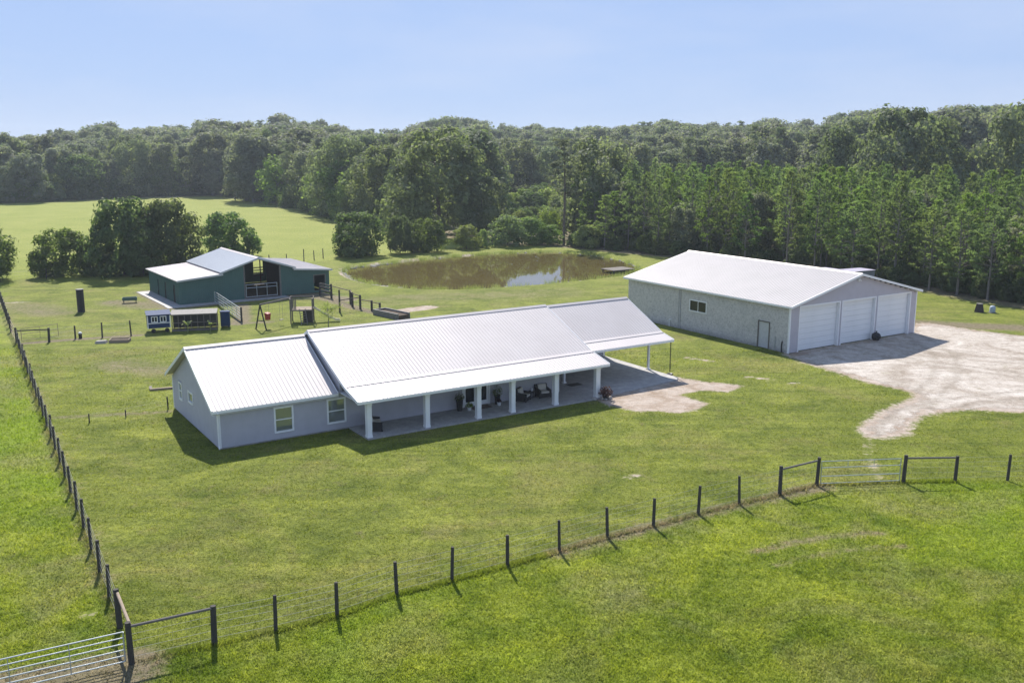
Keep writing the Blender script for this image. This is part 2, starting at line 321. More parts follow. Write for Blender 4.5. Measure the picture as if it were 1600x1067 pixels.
def ground_material(name, blades=False):
    m, nt, b = base_mat(name); p = pos(nt)
    def attr(n): a = nd(nt, 'ShaderNodeAttribute', attribute_name=n); return a.outputs['Fac']
    nA = noise(nt, 0.055, 5, 0.6, p, 0.5); nB = noise(nt, 0.30, 6, 0.68, p, 0.5); nC = noise(nt, 2.4, 5, 0.75, p); nD = noise(nt, 7.5, 4, 0.75, p); nE = noise(nt, 24, 3, 0.7, p)
    nF = noise(nt, 0.16, 5, 0.62, p, 0.8)
    meadow = mixc(nt, ramp(nt, nB, [(0.34, (0,0,0)), (0.64, (1,1,1))]), (0.088, 0.132, 0.010), (0.225, 0.262, 0.030))
    meadow = mixc(nt, ramp(nt, nF, [(0.48, (0,0,0)), (0.66, (0.75,0.75,0.75))]), meadow, (0.195, 0.195, 0.075))
    meadow = mixc(nt, ramp(nt, nA, [(0.50, (0,0,0)), (0.62, (0.7,0.7,0.7))]), meadow, (0.150, 0.225, 0.010))
    lawnc = mixc(nt, ramp(nt, nB, [(0.34, (0,0,0)), (0.66, (1,1,1))]), (0.092, 0.122, 0.015), (0.205, 0.232, 0.040))
    lawnc = mixc(nt, ramp(nt, nF, [(0.50, (0,0,0)), (0.68, (0.85,0.85,0.85))]), lawnc, (0.185, 0.182, 0.055))
    lawnc = mixc(nt, ramp(nt, nA, [(0.52, (0,0,0)), (0.64, (0.6,0.6,0.6))]), lawnc, (0.140, 0.170, 0.022))
    lawnc = mixc(nt, math_(nt, 'MULTIPLY', ramp(nt, noise(nt, 0.8, 6, 0.75, p, 0.8), [(0.56, (0,0,0)), (0.74, (1,1,1))]), 0.6), lawnc, (0.185, 0.150, 0.080))
    mpg = nd(nt, 'ShaderNodeMapping'); mpg.inputs['Rotation'].default_value = (0, 0, R(-30)); mpg.inputs['Scale'].default_value = (0.07, 0.75, 1); nt.links.new(p, mpg.inputs[0])
    lawnc = mixc(nt, 0.55, lawnc, ramp(nt, noise(nt, 1.0, 4, 0.6, mpg.outputs[0], 0.3), [(0.36, (0.68,0.72,0.70)), (0.64, (1.25,1.2,1.2))]), 'MULTIPLY')
    c = mixc(nt, attr('lawn'), meadow, lawnc)
    fieldc = mixc(nt, ramp(nt, noise(nt, 0.09, 6, 0.65, p, 0.5), [(0.3, (0,0,0)), (0.7, (1,1,1))]), (0.190, 0.225, 0.040), (0.250, 0.270, 0.065))
    c = mixc(nt, attr('far'), c, fieldc)
    fine = math_(nt, 'ADD', math_(nt, 'MULTIPLY', nC, 0.35), math_(nt, 'ADD', math_(nt, 'MULTIPLY', nD, 0.40), math_(nt, 'MULTIPLY', nE, 0.25)))
    fm = ramp(nt, fine, [(0.38, (0.25,0.31,0.28)), (0.50, (0.95,0.95,0.95)), (0.60, (1.6,1.5,1.4))])
    c = mixc(nt, 0.85 if not blades else 0.5, c, fm, 'MULTIPLY')
    brk = math_(nt, 'ADD', math_(nt, 'MULTIPLY', nC, 0.55), math_(nt, 'MULTIPLY', nB, 0.45))
    def mask(a, soft=0.16):
        x = math_(nt, 'ADD', a, math_(nt, 'MULTIPLY', math_(nt, 'SUBTRACT', brk, 0.5), 2.4))
        return ramp(nt, math_(nt, 'MULTIPLY', x, math_(nt, 'GREATER_THAN', a, 0.01)), [(0.42-soft, (0,0,0)), (0.42+soft, (1,1,1))])
    dc = mixc(nt, nC, (0.125, 0.098, 0.066), (0.24, 0.195, 0.145)); dc = mixc(nt, 0.7, dc, fm, 'MULTIPLY')
    c = mixc(nt, math_(nt, 'MULTIPLY', mask(attr('dirt'), 0.26), 0.85), c, dc)
    sc_ = mixc(nt, ramp(nt, noise(nt, 0.7, 6, 0.7, p, 0.6), [(0.32, (0,0,0)), (0.68, (1,1,1))]), (0.29, 0.22, 0.16), (0.48, 0.415, 0.36))
    sc_ = mixc(nt, 0.35, sc_, fm, 'MULTIPLY')
    c = mixc(nt, mask(attr('sand')), c, sc_)
    b.inputs['Roughness'].default_value = 0.9; b.inputs['Specular IOR Level'].default_value = 0.12
    if blades:
        at = nd(nt, 'ShaderNodeAttribute', attribute_name='tone'); c = mixc(nt, 1.0, c, ramp(nt, at.outputs['Fac'], [(0.0, (0.9,1.0,0.8)), (0.5, (1.5,1.5,1.3)), (1.0, (2.3,2.1,1.8))]), 'MULTIPLY')
        t = nd(nt, 'ShaderNodeBsdfTranslucent'); nt.links.new(c, t.inputs['Color']); mx = nd(nt, 'ShaderNodeMixShader'); mx.inputs[0].default_value = 0.62
        nt.links.new(b.outputs[0], mx.inputs[1]); nt.links.new(t.outputs[0], mx.inputs[2]); nt.links.new(mx.outputs[0], nt.nodes['Material Output'].inputs[0])
    else:
        bump(nt, b, math_(nt, 'ADD', math_(nt, 'MULTIPLY', nC, 0.9), math_(nt, 'ADD', math_(nt, 'MULTIPLY', nD, 0.55), math_(nt, 'MULTIPLY', nE, 0.3))), 0.9, 0.12)
    nt.links.new(c, b.inputs['Base Color']); return m
M['ground'] = ground_material('grass_ground'); gm.materials.append(M['ground'])
tag(link_mesh('ground', gm), kind='structure')

# pond water
wp = MB(); q = np.array(POND); cx, cy = q.mean(0); q = (q-[cx,cy])*1.012+[cx,cy]
wp.add([(x,y,-0.30) for x,y in q], [tuple(range(len(q)))])
m, nt, b = base_mat('pond_water'); M['water'] = m; p = pos(nt)
c = mixc(nt, noise(nt, 0.12, 4, 0.6, p), (0.080, 0.062, 0.022), (0.120, 0.095, 0.036))
nt.links.new(c, b.inputs['Base Color']); b.inputs['Roughness'].default_value = 0.035; b.inputs['IOR'].default_value = 1.333
mp = nd(nt, 'ShaderNodeMapping'); mp.inputs['Scale'].default_value = (1, 0.45, 1); nt.links.new(p, mp.inputs[0])
bump(nt, b, noise(nt, 1.3, 3, 0.5, mp.outputs[0]), 0.10, 0.03)
tag(wp.build('pond_water', m), kind='structure')

# sandy driveway sheet with a ragged edge
dxs = np.arange(20.5, 63.0, 0.4); dys = np.arange(56.0, 99.0, 0.4); QX, QY = np.meshgrid(dxs, dys); Q2 = np.stack([QX.ravel(), QY.ravel()], 1); dvp = smooth_poly(DRIVE, 2); qd = sdist(Q2, dvp)
qi = np.arange(len(Q2)).reshape(len(dys), len(dxs)); QF = np.stack([qi[:-1,:-1], qi[:-1,1:], qi[1:,1:], qi[1:,:-1]], -1).reshape(-1, 4); QF = QF[(qd[QF].max(1) > -1.3)]
uq, inv = np.unique(QF, return_inverse=True); me = np_mesh('driveway', np.column_stack([Q2[uq], np.full(len(uq), 0.006)]), inv.reshape(-1, 4), None); me.materials.clear()
ruts = np.zeros(len(uq))
for off, line in ((0.85, [(23.4,57.9),(25.4,61.0),(29,66),(34,73),(38,82),(38.5,90)]), (0.85, [(24.0,58.4),(27.5,63.6),(33,66.5),(42,69.5),(62,73)]), (0.8, [(29,88),(34,79),(42,73),(62,70)]), (0.9, [(33,90),(40,80),(50,77),(62,77)])):
    ruts = np.maximum(ruts, np.exp(-((ldist(Q2[uq], line)-off)/0.30)**2))
a = me.attributes.new('rut', 'FLOAT', 'POINT'); a.data.foreach_set('value', ruts.astype(np.float32))
a = me.attributes.new('edge', 'FLOAT', 'POINT'); a.data.foreach_set('value', qd[uq].astype(np.float32))
import bmesh
m, nt, b = base_mat('sand_drive'); p = pos(nt); me.materials.append(m)
n1 = noise(nt, 0.28, 7, 0.68, p, 0.8); mp = nd(nt, 'ShaderNodeMapping'); mp.inputs['Rotation'].default_value = (0,0,R(28)); mp.inputs['Scale'].default_value = (0.16, 1.3, 1); nt.links.new(p, mp.inputs[0])
n2 = noise(nt, 1.0, 6, 0.65, mp.outputs[0], 1.2); n3 = noise(nt, 14, 4, 0.7, p)
c = ramp(nt, n1, [(0.32, (0.28, 0.235, 0.185)), (0.47, (0.45, 0.40, 0.345)), (0.66, (0.60, 0.555, 0.50))])
c = mixc(nt, math_(nt, 'MULTIPLY', ramp(nt, n2, [(0.50, (0,0,0)), (0.66, (1,1,1))]), 0.55), c, (0.34, 0.285, 0.235))
c = mixc(nt, math_(nt, 'MULTIPLY', ramp(nt, noise(nt, 0.5, 6, 0.75, p, 1.0), [(0.58, (0,0,0)), (0.68, (1,1,1))]), 0.5), c, (0.27, 0.24, 0.15))
c = mixc(nt, math_(nt, 'MULTIPLY', nd(nt, 'ShaderNodeAttribute', attribute_name='rut').outputs['Fac'], math_(nt, 'MULTIPLY', noise(nt, 0.6, 4, 0.7, p), 1.0)), c, (0.26, 0.225, 0.18))
n4 = noise(nt, 2.6, 5, 0.75, p, 0.5)
c = mixc(nt, 0.8, c, ramp(nt, n4, [(0.34, (0.68,0.66,0.64)), (0.5, (1.0,1.0,1.0)), (0.66, (1.18,1.18,1.18))]), 'MULTIPLY')
c = mixc(nt, 0.6, c, ramp(nt, n3, [(0.34, (0.5,0.5,0.5)), (0.66, (1.3,1.3,1.3))]), 'MULTIPLY')
nt.links.new(c, b.inputs['Base Color']); b.inputs['Roughness'].default_value = 0.95; b.inputs['Specular IOR Level'].default_value = 0.1
bump(nt, b, math_(nt, 'ADD', n3, math_(nt, 'MULTIPLY', n2, 1.5)), 0.8, 0.08)
ea = nd(nt, 'ShaderNodeAttribute', attribute_name='edge').outputs['Fac']; jag = math_(nt, 'ADD', math_(nt, 'MULTIPLY', math_(nt, 'SUBTRACT', noise(nt, 1.1, 6, 0.8, p, 0.4), 0.5), 4.2), math_(nt, 'MULTIPLY', math_(nt, 'SUBTRACT', noise(nt, 8, 3, 0.7, p), 0.5), 1.6))
tb_ = nd(nt, 'ShaderNodeBsdfTransparent'); mx = nd(nt, 'ShaderNodeMixShader'); nt.links.new(math_(nt, 'GREATER_THAN', math_(nt, 'ADD', ea, jag), 0.35), mx.inputs[0]); nt.links.new(tb_.outputs[0], mx.inputs[1]); nt.links.new(b.outputs[0], mx.inputs[2]); nt.links.new(mx.outputs[0], nt.nodes['Material Output'].inputs[0])
tag(link_mesh('driveway', me), kind='structure')

# grass blades over the near ground
rg = np.random.default_rng(77); N_ = 520000
yy = 1/(1/27.0+(1/84.0-1/27.0)*rg.uniform(size=N_)); xx = rg.uniform(-1, 1, N_)*(yy*0.60+2.0)
fx = np.array(FFENCE); ex = 15000; t = rg.uniform(size=ex)*(len(fx)-2); i_ = t.astype(int); e = fx[i_]+(fx[i_+1]-fx[i_])*(t-i_)[:,None]+rg.normal(size=(ex,2))*0.10
lf_ = np.array([(-14.91,33.45),(-45.6,86.3)]); t = rg.uniform(size=8000)[:,None]; e2 = lf_[0]+(lf_[1]-lf_[0])*t+rg.normal(size=(8000,2))*0.10
B2 = np.concatenate([np.stack([xx, yy], 1), e, e2]); tall = np.concatenate([np.zeros(N_), np.ones(ex), np.ones(8000)])
bl, bd, bs, bf = cover(B2, np.full(len(B2), -50.0))
HF = (lambda q: (q[:,0], q[:,1]))(np.stack([(B2[:,0]+17.58)*math.cos(R(32.6))+(B2[:,1]-55.10)*math.sin(R(32.6)), -(B2[:,0]+17.58)*math.sin(R(32.6))+(B2[:,1]-55.10)*math.cos(R(32.6))], 1))
inside = ((HF[0] > -0.1) & (HF[0] < 35.6) & (HF[1] > -0.1) & (HF[1] < 11.2)) | ((HF[0] > 8.2) & (HF[0] < 35.6) & (HF[1] > -3.15) & (HF[1] < 1))
cl0 = np.sin(B2[:,0]*3.1+np.sin(B2[:,1]*2.3)*2.2)*np.sin(B2[:,1]*3.7+np.sin(B2[:,0]*1.9)*2.1)
ok = ~inside & (rg.uniform(size=len(B2)) > 0.45*np.clip(-cl0, 0, 1)) & (bs < 0.25) & (rg.uniform(size=len(B2)) > bd*0.9); B2 = B2[ok]; tall = tall[ok]; bl = bl[ok]; bd = bd[ok]; bs = bs[ok]; bf = bf[ok]
n = len(B2); clump = np.sin(B2[:,0]*1.7+np.sin(B2[:,1]*1.3)*2)*np.sin(B2[:,1]*2.1+np.sin(B2[:,0]*0.9)*2)
hgt = (0.075-0.035*bl)*rg.uniform(0.5, 1.7, n)*(1+0.35*clump)*(1+(B2[:,1]-30)/90)+tall*rg.uniform(0.02, 0.13, n)
ang = rg.uniform(0, 6.28, n); wd_ = rg.uniform(0.010, 0.022, n)*(0.55+B2[:,1]/55); ln = rg.normal(size=(n,2))*hgt[:,None]*0.65
sx = np.stack([np.cos(ang)*wd_, np.sin(ang)*wd_, np.zeros(n)], 1); b0 = np.column_stack([B2, np.zeros(n)-0.005]); tp_ = b0+np.column_stack([ln, hgt])
V = np.stack([b0-sx, b0+sx, tp_], 1).reshape(-1, 3); bm_ = np_mesh('grass_blades', V, np.arange(len(V)).reshape(-1, 3), ground_material('grass_blade', True))
tone = np.clip(0.48+0.22*rg.normal(size=n)+0.16*clump, 0, 1)
for nm, arr in (('lawn', bl), ('dirt', bd), ('sand', bs), ('far', bf), ('tone', tone)):
    a = bm_.attributes.new(nm, 'FLOAT', 'POINT'); a.data.foreach_set('value', np.repeat(arr, 3).astype(np.float32))
tag(link_mesh('grass_blades', bm_), kind='stuff')

# ------------------------------------------------------------------ building helpers
def roof_slope(parent, name, e0, e1, r1, r0, mat, thick=0.10, pitch=0.275, rib_h=0.017, rib_w=0.065, ribs=True):
    """sheet-metal slope: eave e0->e1, ridge r0->r1; ribs run from eave to ridge"""
    e0, e1, r1, r0 = map(Vector, (e0, e1, r1, r0)); n = (e1-e0).cross(r0-e0).normalized()
    if n.z < 0: n = -n
    mb = MB(); mb.hexa([e0-n*thick, e1-n*thick, r1-n*thick, r0-n*thick, e0, e1, r1, r0])
    if ribs:
        L = (e1-e0).length; k = int(L/pitch)
        for i in range(k+1):
            t = (i*pitch+0.04)/L
            if t > 0.995: break
            a = e0.lerp(e1, t); c = r0.lerp(r1, t); d = (e1-e0).normalized()
            w0, w1 = d*rib_w*0.5, d*rib_w*0.22
            mb.hexa([a-w0+n*0.001, a+w0+n*0.001, c+w0+n*0.001, c-w0+n*0.001, a-w1+n*rib_h, a+w1+n*rib_h, c+w1+n*rib_h, c-w1+n*rib_h])
    return mb.build(name, mat, parent)
def lap_boards(mb, axis, face, sgn, a0, a1, z0, z1, openings=(), h=0.18, clip=None, lip=0.034):
    """lap siding on a vertical wall. axis 'x': boards run in x on plane y=face; sgn = outward direction"""
    z = z0
    while z < z1-1e-4:
        zt = min(z+h, z1); zc = (z+zt)/2
        segs = [(a0, a1)] if clip is None else [clip(zc)]
        for (o0, o1, oz0, oz1) in openings:
            if oz0 < zc < oz1:
                ns = []
                for s0, s1 in segs:
                    if o1 <= s0 or o0 >= s1: ns.append((s0, s1)); continue
                    if o0 > s0: ns.append((s0, o0))
                    if o1 < s1: ns.append((o1, s1))
                segs = ns
        for s0, s1 in segs:
            if s1-s0 < 0.02: continue
            o = sgn*lip; i = sgn*0.004; bk = -sgn*0.05
            q = [(s0, face+bk, z), (s1, face+bk, z), (s1, face+o, z), (s0, face+o, z), (s0, face+bk, zt), (s1, face+bk, zt), (s1, face+i, zt), (s0, face+i, zt)]
            if axis == 'y': q = [(y, x, zc_) for x, y, zc_ in q]
            mb.hexa(q)
        z = zt
def window_part(parent, u0, u1, z0, z1, face, sgn=-1, axis='x', mode='sash', trim=0.11, glass='glass', dep=0.06):
    def bx(mb, a0, a1, d0, d1, b0, b1):
        lo, hi = sorted((face+sgn*d0, face+sgn*d1))
        mb.box(a0, a1, lo, hi, b0, b1) if axis == 'x' else mb.box(lo, hi, a0, a1, b0, b1)
    w_ = MB()
    bx(w_, u0, u0+trim, -0.05, dep, z0, z1); bx(w_, u1-trim, u1, -0.05, dep, z0, z1)
    bx(w_, u0+trim, u1-trim, -0.05, dep, z1-trim, z1); bx(w_, u0+trim, u1-trim, -0.05, dep+0.02, z0, z0+trim)
    win = w_.build('window', M['trim'], parent)
    s_ = MB()
    if mode == 'sash':
        zm = (z0+z1)/2; bx(s_, u0+trim, u1-trim, -0.04, dep-0.025, zm-0.03, zm+0.03); um = None
    elif mode == 'slider':
        um = (u0+u1)/2; bx(s_, um-0.03, um+0.03, -0.04, dep-0.025, z0+trim, z1-trim)
    if s_.v: s_.build('sash_bar', M['trim'], win)
    panes = {'sash': [(u0+trim, u1-trim, z0+trim, (z0+z1)/2-0.03), (u0+trim, u1-trim, (z0+z1)/2+0.03, z1-trim)],
             'slider': [(u0+trim, (u0+u1)/2-0.03, z0+trim, z1-trim), ((u0+u1)/2+0.03, u1-trim, z0+trim, z1-trim)],
             'single': [(u0+trim, u1-trim, z0+trim, z1-trim)]}[mode]
    for a0, a1, b0, b1 in panes:
        g = MB(); bx(g, a0, a1, -0.03, 0.0, b0, b1); g.build('pane', M[glass], win)
    return win

# ------------------------------------------------------------------ the house
HOUSE = empty('farmhouse', (-17.58, 55.10, 0), R(32.6), 'long single storey grey sided house with white ribbed metal roofs and front porch', 'house')
D, EZ = 10.9, 2.50
wd = [(3.40, 4.66, 0.46, 2.12), (6.86, 8.16, 0.48, 2.14)]
front = MB(); lap_boards(front, 'x', 0.0, -1, 0.06, 24.9, 0.10, 2.55, [(o[0], o[1], o[2], o[3]) for o in wd]+[(16.75, 19.0, 0.1, 2.2)])
front.build('front_wall', M['siding'], HOUSE)
RZ = 5.32; RV = 5.45
def clipg(z):
    if z < 2.35: return (0.0, D)
    t = (z-2.35)/(RZ-0.12-2.35); return (RV*t, D-(D-RV)*t)
left = MB(); lap_boards(left, 'y', 0.0, -1, 0.06, D-0.06, 0.10, RZ-0.15, [(8.35, 9.2, 1.1, 2.35), (5.55, 6.75, 1.45, 2.25)], clip=clipg)
left.build('gable_wall', M['siding'], HOUSE)
core = MB()
core.box(0.06, 24.85, 0.06, 0.25, 0, 2.5); core.box(0.06, 0.25, 0.25, D-0.06, 0, 2.4); core.box(0.06, 35.3, D-0.2, D, 0, 2.5); core.box(24.7, 24.9, 0.25, 7.9, 0, 2.6)
core.build('inner_wall', M['dark_inside'], HOUSE)
side = MB(); lap_boards(side, 'y', 24.92, 1, 0.06, 7.9, 0.12, 2.9); side.build('carport_side_wall', M['siding'], HOUSE)
rear = MB(); lap_boards(rear, 'x', 7.9, -1, 24.95, 35.3, 0.12, 2.9); rear.box(24.95, 35.3, 7.95, 8.1, 0.0, 2.9); rear.build('carport_back_wall', M['siding'], HOUSE)
east = MB(); lap_boards(east, 'y', 35.32, 1, 7.9, D, 0.10, 2.9); east.box(35.15, 35.27, 8.1, D-.2, 0, 2.9); east.build('rear_room_wall', M['siding'], HOUSE)
fnd = MB(); fnd.box(0.02, 24.9, 0.02, D, 0, 0.10); fnd.build('foundation', M['slab'], HOUSE)
for (u, v, z1) in ((0.0, 0.0, 2.36), (0.0, D, 2.40)):
    t = MB(); s = 1 if v == 0 else -1
    t.box(u-0.045, u+0.10, min(v-0.045*s, v-0.02*s), max(v-0.045*s, v-0.02*s)+0.0, 0.08, z1) if False else t.box(u-0.05, u+0.11, v-0.05 if s == 1 else v-0.11, v+0.11 if s == 1 else v+0.05, 0.08, z1)
    t.build('corner_trim', M['trim'], HOUSE)
t = MB(); t.box(24.82, 24.97, -0.06, 0.10, 0.1, 2.5); t.build('corner_trim', M['trim'], HOUSE)
t = MB(); t.box(35.22, 35.40, 7.84, 8.0, 0.1, 2.7); t.build('corner_trim', M['trim'], HOUSE)
ds = MB(); ds.tube([(-0.10, -0.40, 2.36), (-0.06, -0.14, 2.18), (-0.06, -0.11, 0.25), (-0.10, -0.30, 0.12)], 0.045, 8); ds.build('downspout', M['trim'], HOUSE)
window_part(HOUSE, *wd[0][:2], *wd[0][2:], 0.0); window_part(HOUSE, *wd[1][:2], *wd[1][2:], 0.0, glass='glass')
window_part(HOUSE, 8.35, 9.2, 1.1, 2.35, 0.0, -1, 'y'); window_part(HOUSE, 5.55, 6.75, 1.45, 2.25, 0.0, -1, 'y', 'single')
gi_ = MB(); gi_.prism([(-0.05, 2.45), (-0.05, 3.38), (5.0, 5.50), (10.9, 2.75), (10.9, 2.45)], 0, 7.78, 7.95); gi_.build('upper_gable_wall', M['siding'], HOUSE)
# front double door with glass
fr = MB(); fr.box(16.75, 16.87, -0.07, 0.05, 0.1, 2.32); fr.box(18.88, 19.0, -0.07, 0.05, 0.1, 2.32); fr.box(16.87, 18.88, -0.07, 0.05, 2.2, 2.32); fd = fr.build('front_door', M['trim'], HOUSE)
for a in (16.88, 17.885):
    lf = MB(); x0, x1 = a, a+0.985
    lf.box(x0, x0+0.15, -0.03, 0.03, 0.12, 2.19); lf.box(x1-0.15, x1, -0.03, 0.03, 0.12, 2.19); lf.box(x0+0.15, x1-0.15, -0.03, 0.03, 0.12, 0.42); lf.box(x0+0.15, x1-0.15, -0.03, 0.03, 2.04, 2.19)
    lf.build('door_leaf', M['door_white'], fd)
    g = MB(); g.box(x0+0.15, x1-0.15, -0.01, 0.01, 0.42, 2.04); g.build('pane', M['dark_glass'], fd)
# porch slab, posts, beam, ceiling
sl = MB(); sl.box(8.30, 26.6, -3.08, -0.03, 0, 0.10); sl.build('porch_slab', M['slab'], HOUSE)
cs = MB(); cs.prism([(24.93, -0.03), (26.6, -0.03), (26.6, -2.9), (34.9, -1.9), (35.45, -1.4), (35.45, 7.88), (24.93, 7.88)], 2, 0, 0.085); cs.build('carport_slab', M['slab'], HOUSE)
postb = MB(); postb.box(-0.16, 0.16, -0.16, 0.16, 0.24, 2.16); postb.box(-0.18, 0.18, -0.18, 0.18, 0.10, 0.24); postb.box(-0.18, 0.18, -0.18, 0.18, 2.16, 2.30)
pm = postb.mesh('porch_post', M['trim'])
for u in (8.49, 12.55, 16.40, 19.10, 22.68, 26.32):
    o = link_mesh('porch_post', pm, HOUSE); o.location = (u, -2.80, 0)
bmz = MB(); bmz.box(8.32, 26.5, -2.93, -2.67, 2.30, 2.50); bmz.build('porch_beam', M['trim'], HOUSE)
sf = MB(); sf.box(7.75, 27.1, -2.66, -0.06, 2.44, 2.48); sf.build('porch_ceiling', M['trim'], HOUSE)
ds = MB(); ds.tube([(26.62, -3.1, 2.40), (26.55, -2.85, 2.15), (26.55, -2.85, 0.15)], 0.05, 8); ds.build('downspout', M['trim'], HOUSE)
cp = MB(); cp.box(-0.08, 0.08, -0.08, 0.08, 0.17, 2.62); cp.box(-0.14, 0.14, -0.14, 0.14, 0.085, 0.17); cpm = cp.mesh('carport_post', M['trim'])
for u, v in ((35.25, 1.95), (26.85, 1.95)):
    o = link_mesh('carport_post', cpm, HOUSE); o.location = (u, v, 0)
cb = MB(); cb.box(26.7, 35.4, 1.85, 2.05, 2.62, 2.82); cb.box(35.16, 35.34, 2.05, 7.84, 2.60, 2.78); cb.build('carport_beam', M['trim'], HOUSE)
cc = MB(); cc.box(27.25, 35.5, 0.0, 7.8, 2.83, 2.86); cc.build('carport_ceiling', M['trim'], HOUSE)
# roofs
def gable_roof(parent, u0, u1, eF, zF, rv, rz, eB, zB, mat, brk=None, fas=0.16, rake='trim'):
    if brk: parts = [((u0, eF, zF), (u1, eF, zF), (u1, brk[0], brk[1]), (u0, brk[0], brk[1])), ((u0, brk[0], brk[1]), (u1, brk[0], brk[1]), (u1, rv, rz), (u0, rv, rz))]
    else: parts = [((u0, eF, zF), (u1, eF, zF), (u1, rv, rz), (u0, rv, rz))]
    first = None
    for q in parts:
        o = roof_slope(parent, 'roof', *q, mat); first = o
    roof_slope(parent, 'roof', (u1, eB, zB), (u0, eB, zB), (u0, rv, rz), (u1, rv, rz), mat)
    rc = MB(); rc.prism([(rv-0.22, rz-0.045), (rv, rz+0.075), (rv+0.22, rz-0.045), (rv+0.2, rz-0.12), (rv-0.2, rz-0.12)], 0, u0-0.02, u1+0.02); rc.build('ridge_cap', M['roof'], first)
    fz = MB(); fz.box(u0, u1, eF-0.035, eF+0.03, zF-fas-0.02, zF-0.012); fz.build('fascia', M['trim'], first)
    if brk:
        sm = MB(); s1 = (brk[1]-zF)/(brk[0]-eF); sm.prism([(brk[0]-0.16, brk[1]-0.16*s1+0.012), (brk[0]-0.15, brk[1]-0.15*s1+0.045), (brk[0]+0.15, brk[1]+0.10), (brk[0]+0.16, brk[1]+0.06)], 0, u0, u1); sm.build('transition_flashing', M['roof'], first)
    for u, s in ((u0, -1), (u1, 1)):        # rake boards
        rk = MB(); line = [(eF, zF)]+([brk] if brk else [])+[(rv, rz), (eB, zB)]
        for (a, za), (c, zc) in zip(line[:-1], line[1:]):
            lo, hi = sorted((u-s*0.012, u+s*0.035))
            rk.hexa([(lo,a,za-fas-0.02),(hi,a,za-fas-0.02),(hi,c,zc-fas-0.02),(lo,c,zc-fas-0.02),(lo,a,za+0.03),(hi,a,za+0.03),(hi,c,zc+0.03),(lo,c,zc+0.03)])
        rk.build('rake_trim', M['trim'], first)
    return first
gable_roof(HOUSE, -0.42, 7.55, -0.30, EZ, RV, RZ, D+0.30, EZ, M['roof'])
gable_roof(HOUSE, 7.65, 27.15, -3.22, 2.56, 5.0, 5.66, 11.3, 2.62, M['roof'], brk=(-1.15, 3.08))
gable_roof(HOUSE, 26.35, 35.75, -0.45, 2.92, 5.55, 5.46, 11.3, 2.75, M['roof'], brk=(0.95, 3.26))
so = MB(); so.box(-0.40, 7.6, -0.27, -0.03, 2.24, 2.27); so.build('soffit', M['trim'], HOUSE)

# ------------------------------------------------------------------ workshop with three big doors
SHOP = empty('workshop', (24.22, 82.08, 0), R(32.6), 'large stained block workshop with white metal roof and three tall white doors', 'workshop')
GW, GD, GZ, GR = 17.75, 22.0, 4.15, 6.45
blk = MB()
# side wall with window and door openings
def side_blocks(mb, x0, x1, ys_, openings, z1):
    cuts = sorted({ys_[0], ys_[1], *[o[0] for o in openings], *[o[1] for o in openings]})
    for a, c in zip(cuts[:-1], cuts[1:]):
        op = [o for o in openings if o[0] < (a+c)/2 < o[1]]
        if not op: mb.box(x0, x1, a, c, 0, z1)
        else:
            if op[0][2] > 0: mb.box(x0, x1, a, c, 0, op[0][2])
            mb.box(x0, x1, a, c, op[0][3], z1)
side_blocks(blk, 0, 0.2, (0.12, GD), [(2.2, 3.62, 0.0, 2.48), (10.22, 12.6, 2.0, 3.15)], GZ-0.05)
blk.build('block_wall', M['block'], SHOP)
ob = MB(); ob.box(GW-0.2, GW, 0.12, GD, 0, GZ-0.05); ob.box(0.2, GW-0.2, GD-0.2, GD, 0, GZ-0.05); ob.add([(0.2, GD, GZ-0.05), (GW-0.2, GD, GZ-0.05), (GW/2, GD, GR-0.15)], [(0, 1, 2)]); ob.build('block_wall', M['block'], SHOP)
doors = [(1.15, 6.55), (6.80, 11.62), (11.88, 16.85)]; DH = 4.12
ff = MB()
def clipf(z):
    if z < GZ-0.12: return (0.0, GW)
    t = (z-(GZ-0.12))/(GR-GZ); return (GW/2*t, GW-GW/2*t)
lap_boards(ff, 'x', 0.0, -1, 0.08, GW-0.08, 0.05, GR-0.15, [(a, c, 0.0, DH) for a, c in doors], clip=clipf, h=0.2)
ff.box(0.08, 1.15, 0.06, 0.3, 0, GZ-.1); ff.box(6.55, 6.8, 0.06, 0.3, 0, GZ-.1); ff.box(11.62, 11.88, 0.06, 0.3, 0, GZ-.1); ff.box(16.85, GW-.08, 0.06, 0.3, 0, GZ-.1)
ff.prism([(0.4, GZ-.1), (GW-.4, GZ-.1), (GW/2, GR-.25)], 1, 0.06, 0.25)
ff.build('front_wall', M['lilac'], SHOP)
for (a, c) in doors:
    fr = MB(); t = 0.12; dep = 0.36
    fr.box(a-0.01, a+t, -0.06, dep, 0.0, DH); fr.box(c-t, c+0.01, -0.06, dep, 0.0, DH); fr.box(a+t, c-t, -0.06, dep, DH-t, DH+0.01)
    df = fr.build('garage_door', M['trim'], SHOP)
    n = 8; hh = (DH-t-0.03)/n
    me = None
    for k in range(n):
        if me is None:
            pn = MB(); x1 = c-a-2*t-0.02
            pn.box(0, x1, -0.02, 0.02, 0.006, hh-0.006)
            for j in range(3): pn.box(0.02, x1-0.02, -0.028, -0.0195, hh*(0.08+j*0.31), hh*(0.08+j*0.31+0.22))
            me = pn.mesh('panel', M['door_white'])
        o = link_mesh('panel', me, df); o.location = (a+t+0.01, 0.29, 0.03+k*hh)
    bk = MB(); bk.box(a+t, c-t, 0.34, 0.355, 0.03, DH-t); bk.build('seal', M['black'], df)
    th_ = MB(); th_.box(a+t, c-t, 0.24, 0.34, 0.0, 0.03); th_.build('threshold', M['black'], df)
for u in (-0.03, GW-0.09):
    t = MB(); t.box(u, u+0.13, -0.05, 0.11, 0.0, GZ-0.08); t.build('corner_trim', M['trim'], SHOP)
